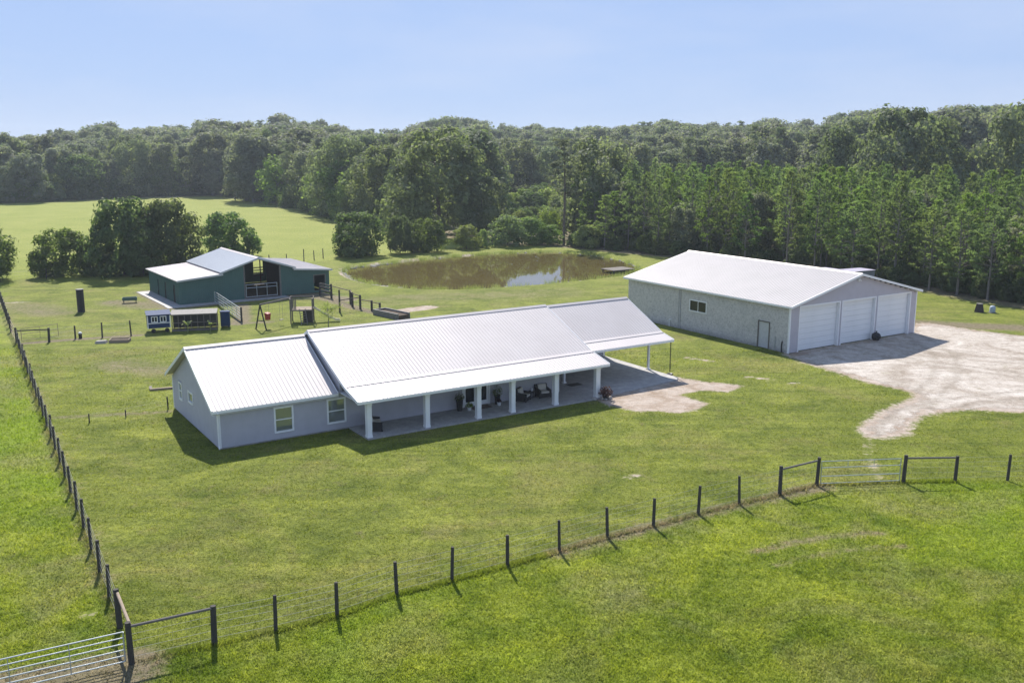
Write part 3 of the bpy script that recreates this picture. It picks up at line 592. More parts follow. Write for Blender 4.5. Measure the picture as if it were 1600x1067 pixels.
window_part(SHOP, 10.22, 12.6, 2.0, 3.15, 0.0, -1, 'y', 'slider', trim=0.09, glass='dark_glass', dep=0.05)
fr = MB(); fr.box(-0.05, 0.12, 2.2, 2.3, 0, 2.48); fr.box(-0.05, 0.12, 3.52, 3.62, 0, 2.48); fr.box(-0.05, 0.12, 2.3, 3.52, 2.38, 2.48); dd = fr.build('side_door', M['wood_grey'], SHOP)
lf = MB(); lf.box(0.03, 0.08, 2.30, 3.52, 0.04, 2.38); lf.build('door_leaf', paint('grey_door', (0.55, 0.55, 0.56), 0.5, 0.1), dd)
kn = MB(); kn.lathe([(0.035, 0), (0.045, 0.02), (0.03, 0.05)], 8, (0.0, 2.42, 1.1)); kn.build('handle', M['galv'], dd)
pp = MB(); pp.tube([(-0.06, 13.9, 4.0), (-0.06, 13.9, 0.05)], 0.055, 8); pp.tube([(-0.06, 14.12, 3.9), (-0.06, 14.12, 0.05)], 0.03, 8); pp.build('downspout', paint('grey_pipe', (0.55, 0.55, 0.55), 0.5, 0.1), SHOP)
pp = MB(); pp.tube([(-0.05, 15.4, 0.02), (-0.05, 15.4, 0.7)], 0.05, 8); pp.tube([(-0.05, 15.4, 0.7), (-0.05, 15.15, 0.72)], 0.05, 8); pp.build('vent_pipe', M['trim'], SHOP)
pp = MB(); pp.tube([(-0.05, 1.5, 0.0), (-0.05, 1.5, 1.3)], 0.03, 8); pp.build('conduit', M['galv'], SHOP)
pp = MB(); pp.tube([(-0.06, 0.7, 0.0), (-0.07, 0.72, 0.6), (-0.06, 0.66, 1.0)], 0.05, 8); pp.build('hose', M['black'], SHOP)
def shop_slope(x0, x1, e): return roof_slope(SHOP, 'roof', (x0, -0.42, GZ+0.07), (x0, GD+0.5, GZ+0.07), (x1, GD+0.5, GR), (x1, -0.42, GR), M['roof_shop'], pitch=0.30, rib_h=0.024)
r1 = shop_slope(-0.32, GW/2, 0); shop_slope(GW+0.32, GW/2, 0)
rc = MB(); rc.prism([(GW/2-0.22, GR-0.045), (GW/2, GR+0.07), (GW/2+0.22, GR-0.045), (GW/2+0.2, GR-0.12), (GW/2-0.2, GR-0.12)], 1, -0.44, GD+0.52); rc.build('ridge_cap', M['roof'], r1)
for s, x in ((-1, -0.32), (1, GW+0.32)):
    fz = MB(); fz.box(x-0.03, x+0.03, -0.42, GD+0.5, GZ-0.10, GZ+0.055); fz.build('fascia', M['trim'], r1)
    rk = MB(); xm = GW/2; za, zb = GZ+0.07, GR
    lo, hi = -0.455, -0.405
    rk.hexa([(x,lo,za-0.17),(x,hi,za-0.17),(xm,hi,zb-0.17),(xm,lo,zb-0.17),(x,lo,za+0.03),(x,hi,za+0.03),(xm,hi,zb+0.03),(xm,lo,zb+0.03)]); rk.build('rake_trim', M['trim'], r1)
fl = MB(); fl.box(GW/2-0.15, GW/2+0.15, -0.14, -0.03, 5.86, 5.96); fl.lathe([(0.05, 0), (0.10, 0.12)], 8, (GW/2-0.12, -0.16, 5.74)); fl.lathe([(0.05, 0), (0.10, 0.12)], 8, (GW/2+0.12, -0.16, 5.74)); fl.build('floodlight', M['trim'], SHOP)

# ------------------------------------------------------------------ green barn
BARN = empty('barn', (-37.85, 107.8, 0), R(34.5), 'dark green metal barn with raised centre roof and two lean-to wings', 'barn')
BW, BD = 18.3, 13.0
def ribbed(mb, axis, face, sgn, a0, a1, ztop, z0=0.05, step=0.25, zfun=None):
    n = int((a1-a0)/step)
    for i in range(n):
        x0 = a0+(a1-a0)*i/n; x1 = a0+(a1-a0)*(i+1)/n; w_ = 0.05; xm = (x0+x1)/2
        def bx(p0, p1, d):
            lo, hi = sorted((face, face+sgn*d)); t0 = zfun(p0) if zfun else ztop; t1 = zfun(p1) if zfun else ztop; zb = z0(xm) if callable(z0) else z0
            q = [(p0,lo,zb),(p1,lo,zb),(p1,hi,zb),(p0,hi,zb),(p0,lo,t0),(p1,lo,t1),(p1,hi,t1),(p0,hi,t0)]
            if axis == 'y': q = [(b2, a, z) for a, b2, z in q]
            mb.hexa(q)
        bx(x0, x1-w_, 0.03); bx(x1-w_, x1, 0.06)
def ztop_f(u):
    if u < 4.95: return 2.78+u/4.95*(3.18-2.78)
    if u < 9.3: return 3.42+(u-4.95)/4.35*(4.75-3.42)
    if u < 13.65: return 4.75-(u-9.3)/4.35*(4.75-3.42)
    return 3.18-(u-13.65)/4.6*(3.18-2.78)
fw = MB(); ribbed(fw, 'x', 0.03, -1, 0.0, 7.55, 0, zfun=ztop_f); fw.build('front_wall', M['green_metal'], BARN); fw = MB(); ribbed(fw, 'x', 0.03, -1, 12.0, 16.3, 0, zfun=ztop_f)
ribbed(fw, 'x', 0.03, -1, 16.3, 17.75, 0, z0=2.2, zfun=ztop_f); ribbed(fw, 'x', 0.03, -1, 17.75, BW, 0, zfun=ztop_f); ribbed(fw, 'x', 0.03, -1, 16.3, 17.75, 0.2, zfun=lambda u: 0.3)
fw.build('front_wall', M['green_metal'], BARN)
sw = MB()
for a0, a1, zz0 in ((0.0, 1.6, 0.05), (1.6, 2.5, 2.1), (2.5, 5.4, 0.05), (5.4, 6.2, 2.0), (6.2, 8.6, 0.05), (8.6, 9.3, 2.0), (9.3, BD, 0.05)): ribbed(sw, 'y', 0.0, -1, a0, a1, 2.75, z0=zz0, step=0.24)
sw.build('side_wall', M['green_metal'], BARN)
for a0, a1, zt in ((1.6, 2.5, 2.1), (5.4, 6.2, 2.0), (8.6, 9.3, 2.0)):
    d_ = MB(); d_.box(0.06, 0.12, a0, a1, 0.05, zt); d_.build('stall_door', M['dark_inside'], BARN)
ew = MB(); ribbed(ew, 'y', BW, 1, 0.0, BD, 2.75)
ew.build('side_wall', M['green_metal'], BARN)
bw_ = MB(); ribbed(bw_, 'x', BD, 1, 0.0, 13.3, 0, zfun=ztop_f); ribbed(bw_, 'x', BD, 1, 13.3, 14.6, 0, zfun=lambda u: 1.2); bw_.build('back_wall', M['green_metal'], BARN); bw_ = MB(); ribbed(bw_, 'x', BD, 1, 14.6, BW, 0, zfun=ztop_f); bw_.build('back_wall', M['green_metal'], BARN)
inn = MB(); inn.box(7.35, 7.45, 0.3, BD-0.2, 0.05, 3.4); inn.build('inner_stall_wall', M['stall'], BARN)
inn = MB(); inn.box(14.95, 15.05, 0.3, BD-0.2, 0.05, 3.1); inn.build('inner_stall_wall', M['stall'], BARN)
inn = MB()
for k in range(4): inn.box(13.3, 14.6, BD-0.12, BD-0.04, 0.9+k*0.34, 1.02+k*0.34)
inn.box(14.1, 14.25, BD-0.16, BD-0.125, 0.05, 3.3); inn.build('back_rails', M['stall'], BARN)
ft = MB()
ft.box(7.5, 7.66, -0.06, 0.12, 0.02, 4.0); ft.build('door_jamb', M['tarp'], BARN); ft = MB(); ft.box(11.92, 12.08, -0.06, 0.12, 0.02, 3.85); ft.build('door_jamb', M['tarp'], BARN)
gt = MB()
for z in (0.25, 1.32, 1.72): gt.tube([(7.72, -0.12, z), (11.5, -0.12, z)], 0.035, 6)
for x in (7.72, 9.0, 10.25, 11.5): gt.tube([(x, -0.12, 0.2), (x, -0.12, 1.75)], 0.035, 6)
gt.build('gate', M['galv'], BARN)
wf = MB(); wf.box(16.22, 16.32, -0.07, 0.05, 1.25, 2.28); wf.box(17.73, 17.83, -0.07, 0.05, 1.25, 2.28); wf.box(16.32, 17.73, -0.07, 0.05, 2.18, 2.28); wf.build('window', M['tarp'], BARN)
fl_ = MB(); fl_.box(-1.8, 12.5, -1.6, -0.04, 0, 0.05); fl_.box(-1.7, -0.04, -0.04, BD, 0, 0.05); fl_.build('concrete_apron', M['slab'], BARN)
fl2 = MB(); fl2.box(0.1, BW-0.1, 0.1, BD-0.1, 0, 0.04); fl2.build('dirt_floor', M['soil'], BARN)
o1 = -0.35; o2 = BD+0.3
rA = roof_slope(BARN, 'lean_to_roof', (-0.35, o2, 2.84), (-0.35, o1, 2.84), (5.0, o1, 3.26), (5.0, o2, 3.26), M['roof'], pitch=0.3, rib_h=0.02)
rB = roof_slope(BARN, 'lean_to_roof', (BW+0.35, o1, 2.84), (BW+0.35, o2, 2.84), (13.6, o2, 3.26), (13.6, o1, 3.26), M['roof'], pitch=0.3, rib_h=0.02)
rC = roof_slope(BARN, 'main_roof', (4.72, o2, 3.44), (4.72, o1, 3.44), (9.3, o1, 4.85), (9.3, o2, 4.85), M['roof_grey'], pitch=0.3, rib_h=0.02)
rD = roof_slope(BARN, 'main_roof', (13.88, o1, 3.44), (13.88, o2, 3.44), (9.3, o2, 4.85), (9.3, o1, 4.85), M['roof_grey'], pitch=0.3, rib_h=0.02)
rc = MB(); rc.prism([(9.05, 4.80), (9.3, 4.93), (9.55, 4.80), (9.5, 4.7), (9.1, 4.7)], 1, o1-0.02, o2+0.02); rc.build('ridge_cap', M['roof'], rC)
for rp, (xa, za), (xb, zb) in ((rC, (4.72, 3.44), (9.3, 4.85)), (rD, (13.88, 3.44), (9.3, 4.85)), (rA, (-0.35, 2.84), (5.0, 3.26)), (rB, (BW+0.35, 2.84), (13.6, 3.26))):
    rk = MB(); lo, hi = o1-0.03, o1+0.01
    rk.hexa([(xa,lo,za-0.18),(xa,hi,za-0.18),(xb,hi,zb-0.18),(xb,lo,zb-0.18),(xa,lo,za+0.02),(xa,hi,za+0.02),(xb,hi,zb+0.02),(xb,lo,zb+0.02)]); rk.build('rake_trim', M['roof_grey'], rp)

# ------------------------------------------------------------------ fences and gates
post_m = MB().tube([(0,0,-0.1), (0,0,0.9), (0,0,1.5)], [0.075, 0.072, 0.066], 9).mesh('post', M['wood_dark'])
thick_m = MB().tube([(0,0,-0.1), (0,0,0.9), (0,0,1.55)], [0.105, 0.10, 0.095], 10).mesh('post', M['wood_dark'])
slim_m = MB().tube([(0,0,-0.1), (0,0,1.0)], 0.045, 7).mesh('post', M['wood_dark'])
rr = random.Random(5)
def wire_fence(label, pts, heights=1.5, thick=(), wires=(0.25, 0.55, 0.85, 1.12, 1.38), mesh=post_m, rails=(), group=None, wire_r=0.006, gaps=()):
    f = empty('wire_fence', (pts[0][0], pts[0][1], 0), 0, label, 'fence', group); o0 = Vector((pts[0][0], pts[0][1], 0))
    for i, (x, y) in enumerate(pts):
        o = link_mesh('post', thick_m if i in thick else mesh, f); o.location = (x-o0.x, y-o0.y, 0)
        o.rotation_euler = (R(rr.uniform(-2, 2)), R(rr.uniform(-2, 2)), rr.uniform(0, 6)); s = (heights if not isinstance(heights, (list, tuple)) else heights[i])/1.5
        o.scale = (rr.uniform(0.9, 1.12), rr.uniform(0.9, 1.12), s*rr.uniform(0.96, 1.04))
    wm = MB()
    for i in range(len(pts)-1):
        if i in gaps: continue
        a = Vector((*pts[i], 0))-o0; c = Vector((*pts[i+1], 0))-o0
        for z in wires: wm.tube([a+Vector((0,0,z)), c+Vector((0,0,z))], wire_r, 3, False)
        L = (c-a).length; k = int(L/0.45)
        for j in range(1, k): 
            p_ = a.lerp(c, j/k); wm.tube([p_+Vector((0,0,wires[0])), p_+Vector((0,0,wires[-1]))], wire_r*0.7, 3, False)
    if wm.v: tag(wm.build('wire', M['wire'], f), kind='stuff')
    for i, z in rails:
        a = Vector((*pts[i], z))-o0; c = Vector((*pts[i+1], z))-o0
        t = MB().tube([a, c], 0.055, 8); t.build('rail', M['wood_grey'], f)
    return f
# front fence
ffp = FFENCE[:13]; wire_fence('front wire fence of dark round posts running between the two pipe gates', [(-13.47,30.9),(-10.95,32.25)]+FFENCE[1:13], 1.5, (0,1,12,13), rails=((0,1.42),(12,1.42)))
wire_fence('short fence of dark posts and wire right of the driveway gate', [(21.27,49.42),(24.13,49.52),(27.1,49.73),(30.2,49.8),(33.4,49.9),(36.6,50.0)], 1.47, (0,1), rails=((0,1.38),))
# long left fence
a = np.array([-14.91,33.45]); c2 = np.array([-45.6,86.3]); n = 22
lp = [(-13.62,31.3)]+[tuple(a+(c2-a)*i/n) for i in range(n+1)]
wire_fence('long left boundary fence of closely spaced dark posts', lp[1:], 1.48, (0, n), rails=())
tb = MB(); cr = empty('corner_brace', (-13.47, 30.9, 0), 0, 'pale timber brace rail joining the corner posts beside the near pipe gate', 'brace')
tb.tube([(0, 0.12, 1.42), (-1.40, 2.50, 1.45)], 0.06, 8); tb.build('rail', M['wood_pale'], cr)
a = np.array([-49.0,91.9]); c2 = np.array([-66,121.2]); n = 13
wire_fence('far end of the left fence beyond the white gate', [tuple(a+(c2-a)*i/n) for i in range(n+1)], 1.5, (0,))
# yard cross fence posts
wire_fence('cross fence of four thin posts between the yard gate and the coop', [(-43.0,87.08),(-41.23,88.57),(-38.95,89.19),(-36.57,90.12)], [1.35,1.3,1.5,1.55], (0,), wires=(0.4, 0.8, 1.2), wire_r=0.004)
wire_fence('low fence of thin stakes at the left end of the house', [(-27.89,60.78),(-26.02,62.14),(-23.9,64.2)], [0.95,0.75,1.3], mesh=slim_m, wires=(0.3, 0.6), wire_r=0.003)
def pipe_gate(label, p0, p1, zs, ups, r=0.024, zt=None, group=None, mat='galv', z0=None):
    f = empty('pipe_gate', (*p0, 0), math.atan2(p1[1]-p0[1], p1[0]-p0[0]), label, 'gate', group); L = math.hypot(p1[0]-p0[0], p1[1]-p0[1])
    fr = MB(); lo, hi = zs[0], zs[-1]
    fr.tube([(0,0,lo), (0,0,hi)], r*1.15, 8); fr.tube([(L,0,lo), (L,0,hi)], r*1.15, 8); fr.build('end_tube', M[mat], f)
    for z in zs: MB().tube([(0,0,z), (L,0,z)], r, 8).build('rail', M[mat], f)
    for (x, a_, c_) in ups: MB().tube([(x*L,0,a_), (x*L,0,c_)], r*0.7, 6).build('upright', M[mat], f)
    return f
pipe_gate('pale pipe gate across the driveway end of the front fence', (16.62,48.95), (21.05,49.41), (0.12, 0.52, 1.0, 1.36), [(0.33, 1.0, 1.36), (0.66, 1.0, 1.36)])
pipe_gate('shiny six rail pipe gate in the lower left corner of the photo', (-13.62,30.75), (-18.7,27.95), (0.18, 0.4, 0.62, 0.85, 1.08, 1.30), [(0.3, 0.18, 1.3), (0.62, 0.18, 1.3)], 0.026)
pipe_gate('open pale pipe gate slanting behind the yard brace post at left', (-45.5,87.0), (-43.3,89.6), (0.12, 0.75, 1.25), [(0.5, 0.12, 1.25)], 0.022, mat='wood_pale')
pipe_gate('white pipe gate closing the gap in the left boundary fence', (-45.8,86.6), (-48.9,91.7), (0.2, 0.55, 0.9, 1.3), [(0.5, 0.2, 1.3)], 0.022, mat='wood_pale')
br = empty('brace_rail', (-45.6, 86.3, 0), 0, 'dark brace rail from the left fence to the yard gate post', 'brace'); MB().tube([(0.0,0.1,1.2), (2.6,0.78,1.2)], 0.06, 8).build('rail', M['wood_dark'], br)
pf = pipe_gate('pale five rail pipe fence running out from the barn front', (-34.3,109.2), (-27.97,97.4), (0.2, 0.5, 0.8, 1.1, 1.38), [(x, 0.0, 1.4) for x in (0.17, 0.34, 0.5, 0.67, 0.84)], 0.04); pf['category'] = 'fence'; pf.name = 'pipe_fence'
o = link_mesh('post', thick_m, pf); o.location = (13.4, 0, 0)
# corral fence right of barn
cf = empty('board_fence', (-23.3, 115.0, 0), 0, 'dark board and wire corral fence stepping down from the barn corner', 'fence'); O = Vector((-23.3,115.0,0))
cps = [((-23.3,115.0),1.5),((-21.5,112.7),1.75),((-18.6,108.9),1.6),((-18.02,106.74),1.65),((-16.9,105.2),1.6),((-15.48,104.19),1.15),((-14.45,103.2),1.05)]
for (x, y), h in cps:
    o = link_mesh('post', thick_m, cf); o.location = (x-O.x, y-O.y, 0); o.scale = (1.25, 1.25, h/1.55)
for z in (0.35, 0.75, 1.15, 1.5): MB().beam((0,0,z), (1.8,-2.3,z), 0.05, 0.17).build('board', M['wood_grey'], cf)
for i in range(1, 6):
    (a, h0), (c, h1) = cps[i], cps[i+1]
    MB().beam((a[0]-O.x,a[1]-O.y,min(h0,h1)-0.08), (c[0]-O.x,c[1]-O.y,min(h0,h1)-0.10), 0.04, 0.10).build('board', M['wood_pale'], cf)
    wm = MB()
    for z in (0.25, 0.5, 0.75): wm.tube([(a[0]-O.x,a[1]-O.y,z), (c[0]-O.x,c[1]-O.y,z)], 0.008, 3, False)
    tag(wm.build('wire', M['wire'], cf), kind='stuff')
tp = empty('corral_post', (-18.8, 103.0, 0), 0, 'tall lone dark post with a cross rail in front of the corral fence', 'post')
MB().tube([(0,0,0), (0,0,2.5)], [0.11, 0.09], 9).build('post', M['wood_dark'], tp); MB().tube([(0,0,1.35), (2.0,2.2,1.35)], 0.05, 8).build('rail', M['wood_dark'], tp)
# field fence
wire_fence('pasture fence of weathered posts behind the barn and pond', [(-68.4,126.8),(-63.5,129.6),(-58.6,132.4),(-53.6,135.2),(-48.7,138),(-44,140.8),(-39.5,143.2),(-36.8,144.6),(-34.6,146.4),(-32.46,148.76),(-31.4,151.4),(-30.46,153.9),(-28,156.8),(-25.65,159.4),(-23.1,160.9),(-20.66,162.3),(-16.8,165.4),(-12.97,168.4)], [1.6+0.5*((i*7)%3 == 0) for i in range(18)], (), wires=(0.4,0.8,1.2), wire_r=0.005)

# ------------------------------------------------------------------ porch furniture
def hl(u, v, z=0.1):                   # house frame -> world
    a = R(32.6); return (-17.58+u*math.cos(a)-v*math.sin(a), 55.10+u*math.sin(a)+v*math.cos(a), z)
def wicker_seat(label, loc, rz, width, cat, pillow=None):
    f = empty('wicker_'+('sofa' if cat == 'sofa' else 'armchair'), loc, rz, label, cat)    # faces -y
    w2 = width/2
    MB().box(-w2, w2, -0.40, 0.40, 0.08, 0.36).build('seat', M['wicker'], f)
    bk = MB(); bk.hexa([(-w2,0.26,0.36),(w2,0.26,0.36),(w2,0.40,0.36),(-w2,0.40,0.36),(-w2,0.36,0.88),(w2,0.36,0.88),(w2,0.48,0.88),(-w2,0.48,0.88)]); bk.build('backrest', M['wicker'], f)
    for s in (-1, 1):
        ar = MB(); x0, x1 = sorted((s*w2, s*(w2-0.14))); ar.hexa([(x0,-0.40,0.36),(x1,-0.40,0.36),(x1,0.26,0.36),(x0,0.26,0.36),(x0,-0.40,0.58),(x1,-0.40,0.58),(x1,0.30,0.66),(x0,0.30,0.66)]); ar.build('armrest', M['wicker'], f)
        for t in (-1, 1): MB().box(*sorted((s*w2, s*(w2-0.07))), *sorted((t*0.40, t*0.33)), 0, 0.08).build('leg', M['wicker'], f)
    n = 2 if width > 1.2 else 1; cw = (width-0.32)/n
    for k in range(n):
        x0 = -w2+0.16+k*cw
        MB().box(x0+0.01, x0+cw-0.01, -0.40, 0.22, 0.362, 0.48).build('seat_cushion', M['cushion'], f)
        q = MB(); q.hexa([(x0+0.01,0.10,0.50),(x0+cw-0.01,0.10,0.50),(x0+cw-0.01,0.25,0.50),(x0+0.01,0.25,0.50),(x0+0.01,0.18,0.90),(x0+cw-0.01,0.18,0.90),(x0+cw-0.01,0.33,0.90),(x0+0.01,0.33,0.90)]); q.build('back_cushion', M['cushion'], f)
    return f
H6 = R(32.6)
wicker_seat('black wicker loveseat with pale cushions behind the leftmost porch post', hl(9.55, -1.35), H6+R(72), 1.5, 'sofa')
wicker_seat('black wicker armchair with white back cushion turned beside the porch side table', hl(21.35, -0.75), H6+R(35), 0.95, 'armchair')
wicker_seat('black wicker armchair half hidden by the porch post, white cushion facing the lawn', hl(23.15, -0.60), H6-R(8), 0.95, 'armchair')
st = empty('side_table', hl(22.3, -0.42), H6, 'small black side table between the two wicker armchairs', 'table')
MB().lathe([(0.24, 0.46), (0.25, 0.49), (0.24, 0.50)], 14).build('tabletop', M['wicker'], st)
for k in range(3): MB().tube([(0.17*math.cos(k*2.09),0.17*math.sin(k*2.09),0), (0.12*math.cos(k*2.09),0.12*math.sin(k*2.09),0.46)], 0.018, 6).build('leg', M['wicker'], st)
MB().lathe([(0.06, 0), (0.075, 0.12), (0.05, 0.22)], 10, ).build('vase', M['pot_white']).location = hl(22.3, -0.42, 0.60)
bpy.data.objects['vase']['label'] = 'small pale vase standing on the side table'; bpy.data.objects['vase']['category'] = 'vase'
mt = MB(); mt.box(-0.55, 0.55, -0.35, 0.35, 0, 0.015); mo = mt.build('doormat', M['black']); mo.location = hl(27.2, 1.1, 0.087); mo.rotation_euler = (0,0,H6); tag(mo, 'dark doormat on the slab by the inner carport post', 'mat')
mt = MB(); mt.box(-0.75, 0.75, -0.4, 0.4, 0, 0.015); mo = mt.build('doormat', paint('brown_mat', (0.16,0.11,0.09), 0.95, 0.2)); mo.location = hl(17.9, -0.6, 0.102); mo.rotation_euler = (0,0,H6); tag(mo, 'brown doormat in front of the glazed front door', 'mat')
# rain chain
ch = empty('rain_chain', hl(35.75, -0.10, 0), H6, 'black rain chain hanging from the carport roof corner', 'rain chain')
for k in range(15):
    z = 2.72-k*0.17; q = MB().lathe([(0.03, -0.07), (0.065, 0.03), (0.06, 0.035), (0.02, -0.05)], 8, (0,0,z)); q.tube([(0,0,z-0.07), (0,0,z-0.15)], 0.012, 5); q.build('cup', M['black'], ch)
MB().lathe([(0.20, 0), (0.25, 0.07), (0.22, 0.10), (0.12, 0.06)], 12).build('basin', M['black'], ch)

# ------------------------------------------------------------------ foliage generators
def quads(P, N, size, rng, jit=0.6, asp=0.6):
    n = len(P); d = N+rng.normal(size=(n,3))*jit; d /= np.linalg.norm(d, axis=1)[:,None]+1e-9
    t = np.cross(d, rng.normal(size=(n,3))); t /= np.linalg.norm(t, axis=1)[:,None]+1e-9; b_ = np.cross(d, t)
    s = (size*rng.uniform(0.6, 1.35, n))[:,None]
    V = np.stack([P+t*s, P+b_*s*asp+d*s*0.15, P-t*s, P-b_*s*asp+d*s*0.15], 1).reshape(-1, 3)
    return V
def rand_dirs(rng, n):
    v = rng.normal(size=(n,3)); return v/np.linalg.norm(v, axis=1)[:,None]
def crown_mesh(name, mat, rng, H, W, base, nclump, per, leaf, clump=(0.13, 0.22), prof=None, upbias=0.25, flat=0.8, hollow=0.5, aspect_y=1.0):
    """rounded leaf clumps spread through the crown's envelope, each clump a shell of leaf-sized faces"""
    prof = prof or (lambda h: math.sqrt(max(0.0, 1-(2*(h-0.42)/1.16)**2)))
    Ps, Ns = [], []; q1, q2, q3 = rng.uniform(0, 6.28, 3)
    for i in range(nclump):
        h = rng.uniform(0.02, 0.97); r = W/2*prof(h)*(hollow+(1-hollow)*rng.uniform()**0.5); a = rng.uniform(0, 2*math.pi); r *= 1+0.20*math.sin(2*a+q1+2.5*h)+0.16*math.sin(3*a+q2-4*h)+0.10*math.sin(5*a+q3+9*h)
        c = np.array([r*math.cos(a), r*math.sin(a)*aspect_y, base+(H-base)*h]); rc = W*rng.uniform(*clump)*(0.75+0.4*prof(h))
        k = int(per*rng.uniform(0.6, 1.3)); d = rand_dirs(rng, k); d[:,2] += upbias; d /= np.linalg.norm(d, axis=1)[:,None]
        rad = rc*(rng.uniform(0.45, 1.05, k)**0.5)*(1+0.18*rng.normal(size=k))
        p_ = c+d*rad[:,None]*np.array([1,1,flat]); out = p_-np.array([0,0,base+(H-base)*0.35]); out /= np.linalg.norm(out, axis=1)[:,None]+1e-9
        Ps.append(p_); Ns.append(d*0.75+out*0.35)
    P_ = np.concatenate(Ps); N_ = np.concatenate(Ns); P_[:,2] = np.maximum(P_[:,2], 0.12)
    V = quads(P_, N_, leaf, rng, 0.38, 0.7); F_ = np.arange(len(V)).reshape(-1, 4)
    return np_mesh(name, V, F_, mat)
def trunk_mesh(rng, H, r, base, W, mat, limbs=6, lean=0.04):
    mb = MB(); top = H*0.82; pts = []; rad = []
    ox, oy = rng.normal(size=2)*lean*H
    for i in range(6):
        t = i/5; pts.append((ox*t*t+rng.normal()*0.02*H*t*0.5, oy*t*t, top*t-0.1*(i == 0))); rad.append(r*(1-0.8*t)*(1.25 if i == 0 else 1))
    mb.tube(pts, rad, 7)
    for k in range(limbs):
        t = rng.uniform(0.3, 0.85); i = int(t*5); p0 = Vector(pts[i]).lerp(Vector(pts[i+1]), t*5-i); a = rng.uniform(0, 6.28); L = W*rng.uniform(0.25, 0.42)
        e = p0+Vector((math.cos(a)*L, math.sin(a)*L, L*rng.uniform(0.3, 0.8))); mb.tube([p0, p0.lerp(e, 0.5)+Vector((0,0,-0.06*L)), e], [r*(1-0.75*t)*0.6, r*0.3*(1-0.6*t), r*0.08], 5)
    return mb.mesh('trunk', mat)
def young_pine(rng, H, W):
    mb = MB(); mb.tube([(0,0,-0.1), (rng.normal()*0.05,0,H*0.4), (rng.normal()*0.1,rng.normal()*0.1,H*0.97)], [0.13, 0.09, 0.02], 6)
    Ps, Ds = [], []
    z = H*0.20
    while z < H*0.97:
        h = (z-H*0.20)/(H*0.80); L = W/2*(min(1.0, (h*3.2+0.35))*(1-h)**0.75+0.05)
        for k in range(rng.integers(4, 7)):
            a = rng.uniform(0, 2*math.pi); l = L*rng.uniform(0.6, 1.15); el = 0.15+0.75*h+rng.normal()*0.12
            d = np.array([math.cos(a)*math.cos(el), math.sin(a)*math.cos(el), math.sin(el)]); s = np.array([0,0,z])
            if h < 0.8: mb.tube([s, s+d*l*0.9], [0.03, 0.012], 3, False)
            for j in range(max(2, int(l/0.36))):
                t = 0.40+0.60*rng.uniform()**0.6
                Ps.append(s+d*l*t+rng.normal(size=3)*0.10+np.array([0,0,0.12*t])); Ds.append(d)
        z += H*0.80*0.052
    Ps.append(np.array([0,0,H*0.97])); Ds.append(np.array([0,0,1.0]))
    Ps = np.array(Ps); Ds = np.array(Ds); k = 11
    C_ = np.repeat(Ps, k, 0); D_ = np.repeat(Ds, k, 0)*0.7+np.array([0,0,0.55])+rng.normal(size=(len(C_),3))*0.55; D_ /= np.linalg.norm(D_, axis=1)[:,None]
    Ln = rng.uniform(0.28, 0.52, len(C_))[:,None]; S_ = np.cross(D_, rng.normal(size=D_.shape)); S_ /= np.linalg.norm(S_, axis=1)[:,None]; S_ *= rng.uniform(0.045, 0.085, len(C_))[:,None]
    V = np.stack([C_-S_, C_+S_, C_+D_*Ln], 1).reshape(-1, 3)
    return mb.mesh('trunk', M['bark_grey']), np_mesh('crown', V, np.arange(len(V)).reshape(-1, 3), M['pine'])
def tall_pine(rng, H, W, mat):
    tr = MB().tube([(0,0,-0.2), (rng.normal()*0.2,0,H*0.5), (rng.normal()*0.5,rng.normal()*0.5,H*0.95)], [0.28, 0.2, 0.05], 6).mesh('trunk', M['bark'])
    Ps, Ns = [], []
    for i in range(50):
        h = rng.uniform(0.34, 1.0)**0.85; r = W/2*math.sqrt(max(0.03, 1-((h-0.66)/0.40)**2))*rng.uniform(0.1, 0.9); a = rng.uniform(0, 6.28)
        c = np.array([r*math.cos(a), r*math.sin(a), H*h]); rc = rng.uniform(0.55, 1.1); k = 85
        d = rand_dirs(rng, k); d[:,2] = np.abs(d[:,2])*1.3-0.35
        Ps.append(c+d*rc*np.array([1.08,1.08,0.75])*rng.uniform(0.5, 1.0, (k,1))); Ns.append(d)
    V = quads(np.concatenate(Ps), np.concatenate(Ns), 0.21, rng, 0.5, 0.5)
    return tr, np_mesh('crown', V, np.arange(len(V)).reshape(-1, 4), mat)

# ------------------------------------------------------------------ tree prototypes
RG = np.random.default_rng(11)
PR = {}
def proto(kind, tr, cr): PR.setdefault(kind, []).append((tr, cr))
dome = lambda h: math.sqrt(max(0.0, 1-(max(0, h-0.35)/0.68)**2))*(0.80+0.2*min(1, h/0.3))
for i in range(4): proto('oak', trunk_mesh(RG, 18, 0.45, 4, 14, M['bark']), crown_mesh('crown', M['oak'], RG, 18, 15.0, 0.8, 105, 105, 0.34, (0.085, 0.15), dome, 0.35))
for i in range(3): proto('greyoak', trunk_mesh(RG, 16, 0.35, 4, 9, M['bark_grey']), crown_mesh('crown', M['greyoak'], RG, 16, 9.5, 1.0, 90, 85, 0.32, (0.10, 0.19), dome, 0.35))
tallp = lambda h: (0.55+0.45*math.sin(min(1, h*1.1)*math.pi))*math.sqrt(max(0.02, 1-h**4))
for i in range(3): proto('talltree', trunk_mesh(RG, 24, 0.35, 8, 7, M['bark_grey']), crown_mesh('crown', M['greyoak'], RG, 24, 8.5, 3.0, 85, 75, 0.33, (0.11, 0.20), tallp, 0.3))
for i in range(3): proto('bush', trunk_mesh(RG, 4.5, 0.10, 0.5, 4, M['bark'], 4), crown_mesh('crown', M['dkbush'], RG, 6, 6.0, 0.2, 84, 95, 0.18, (0.085, 0.18), dome, 0.3))
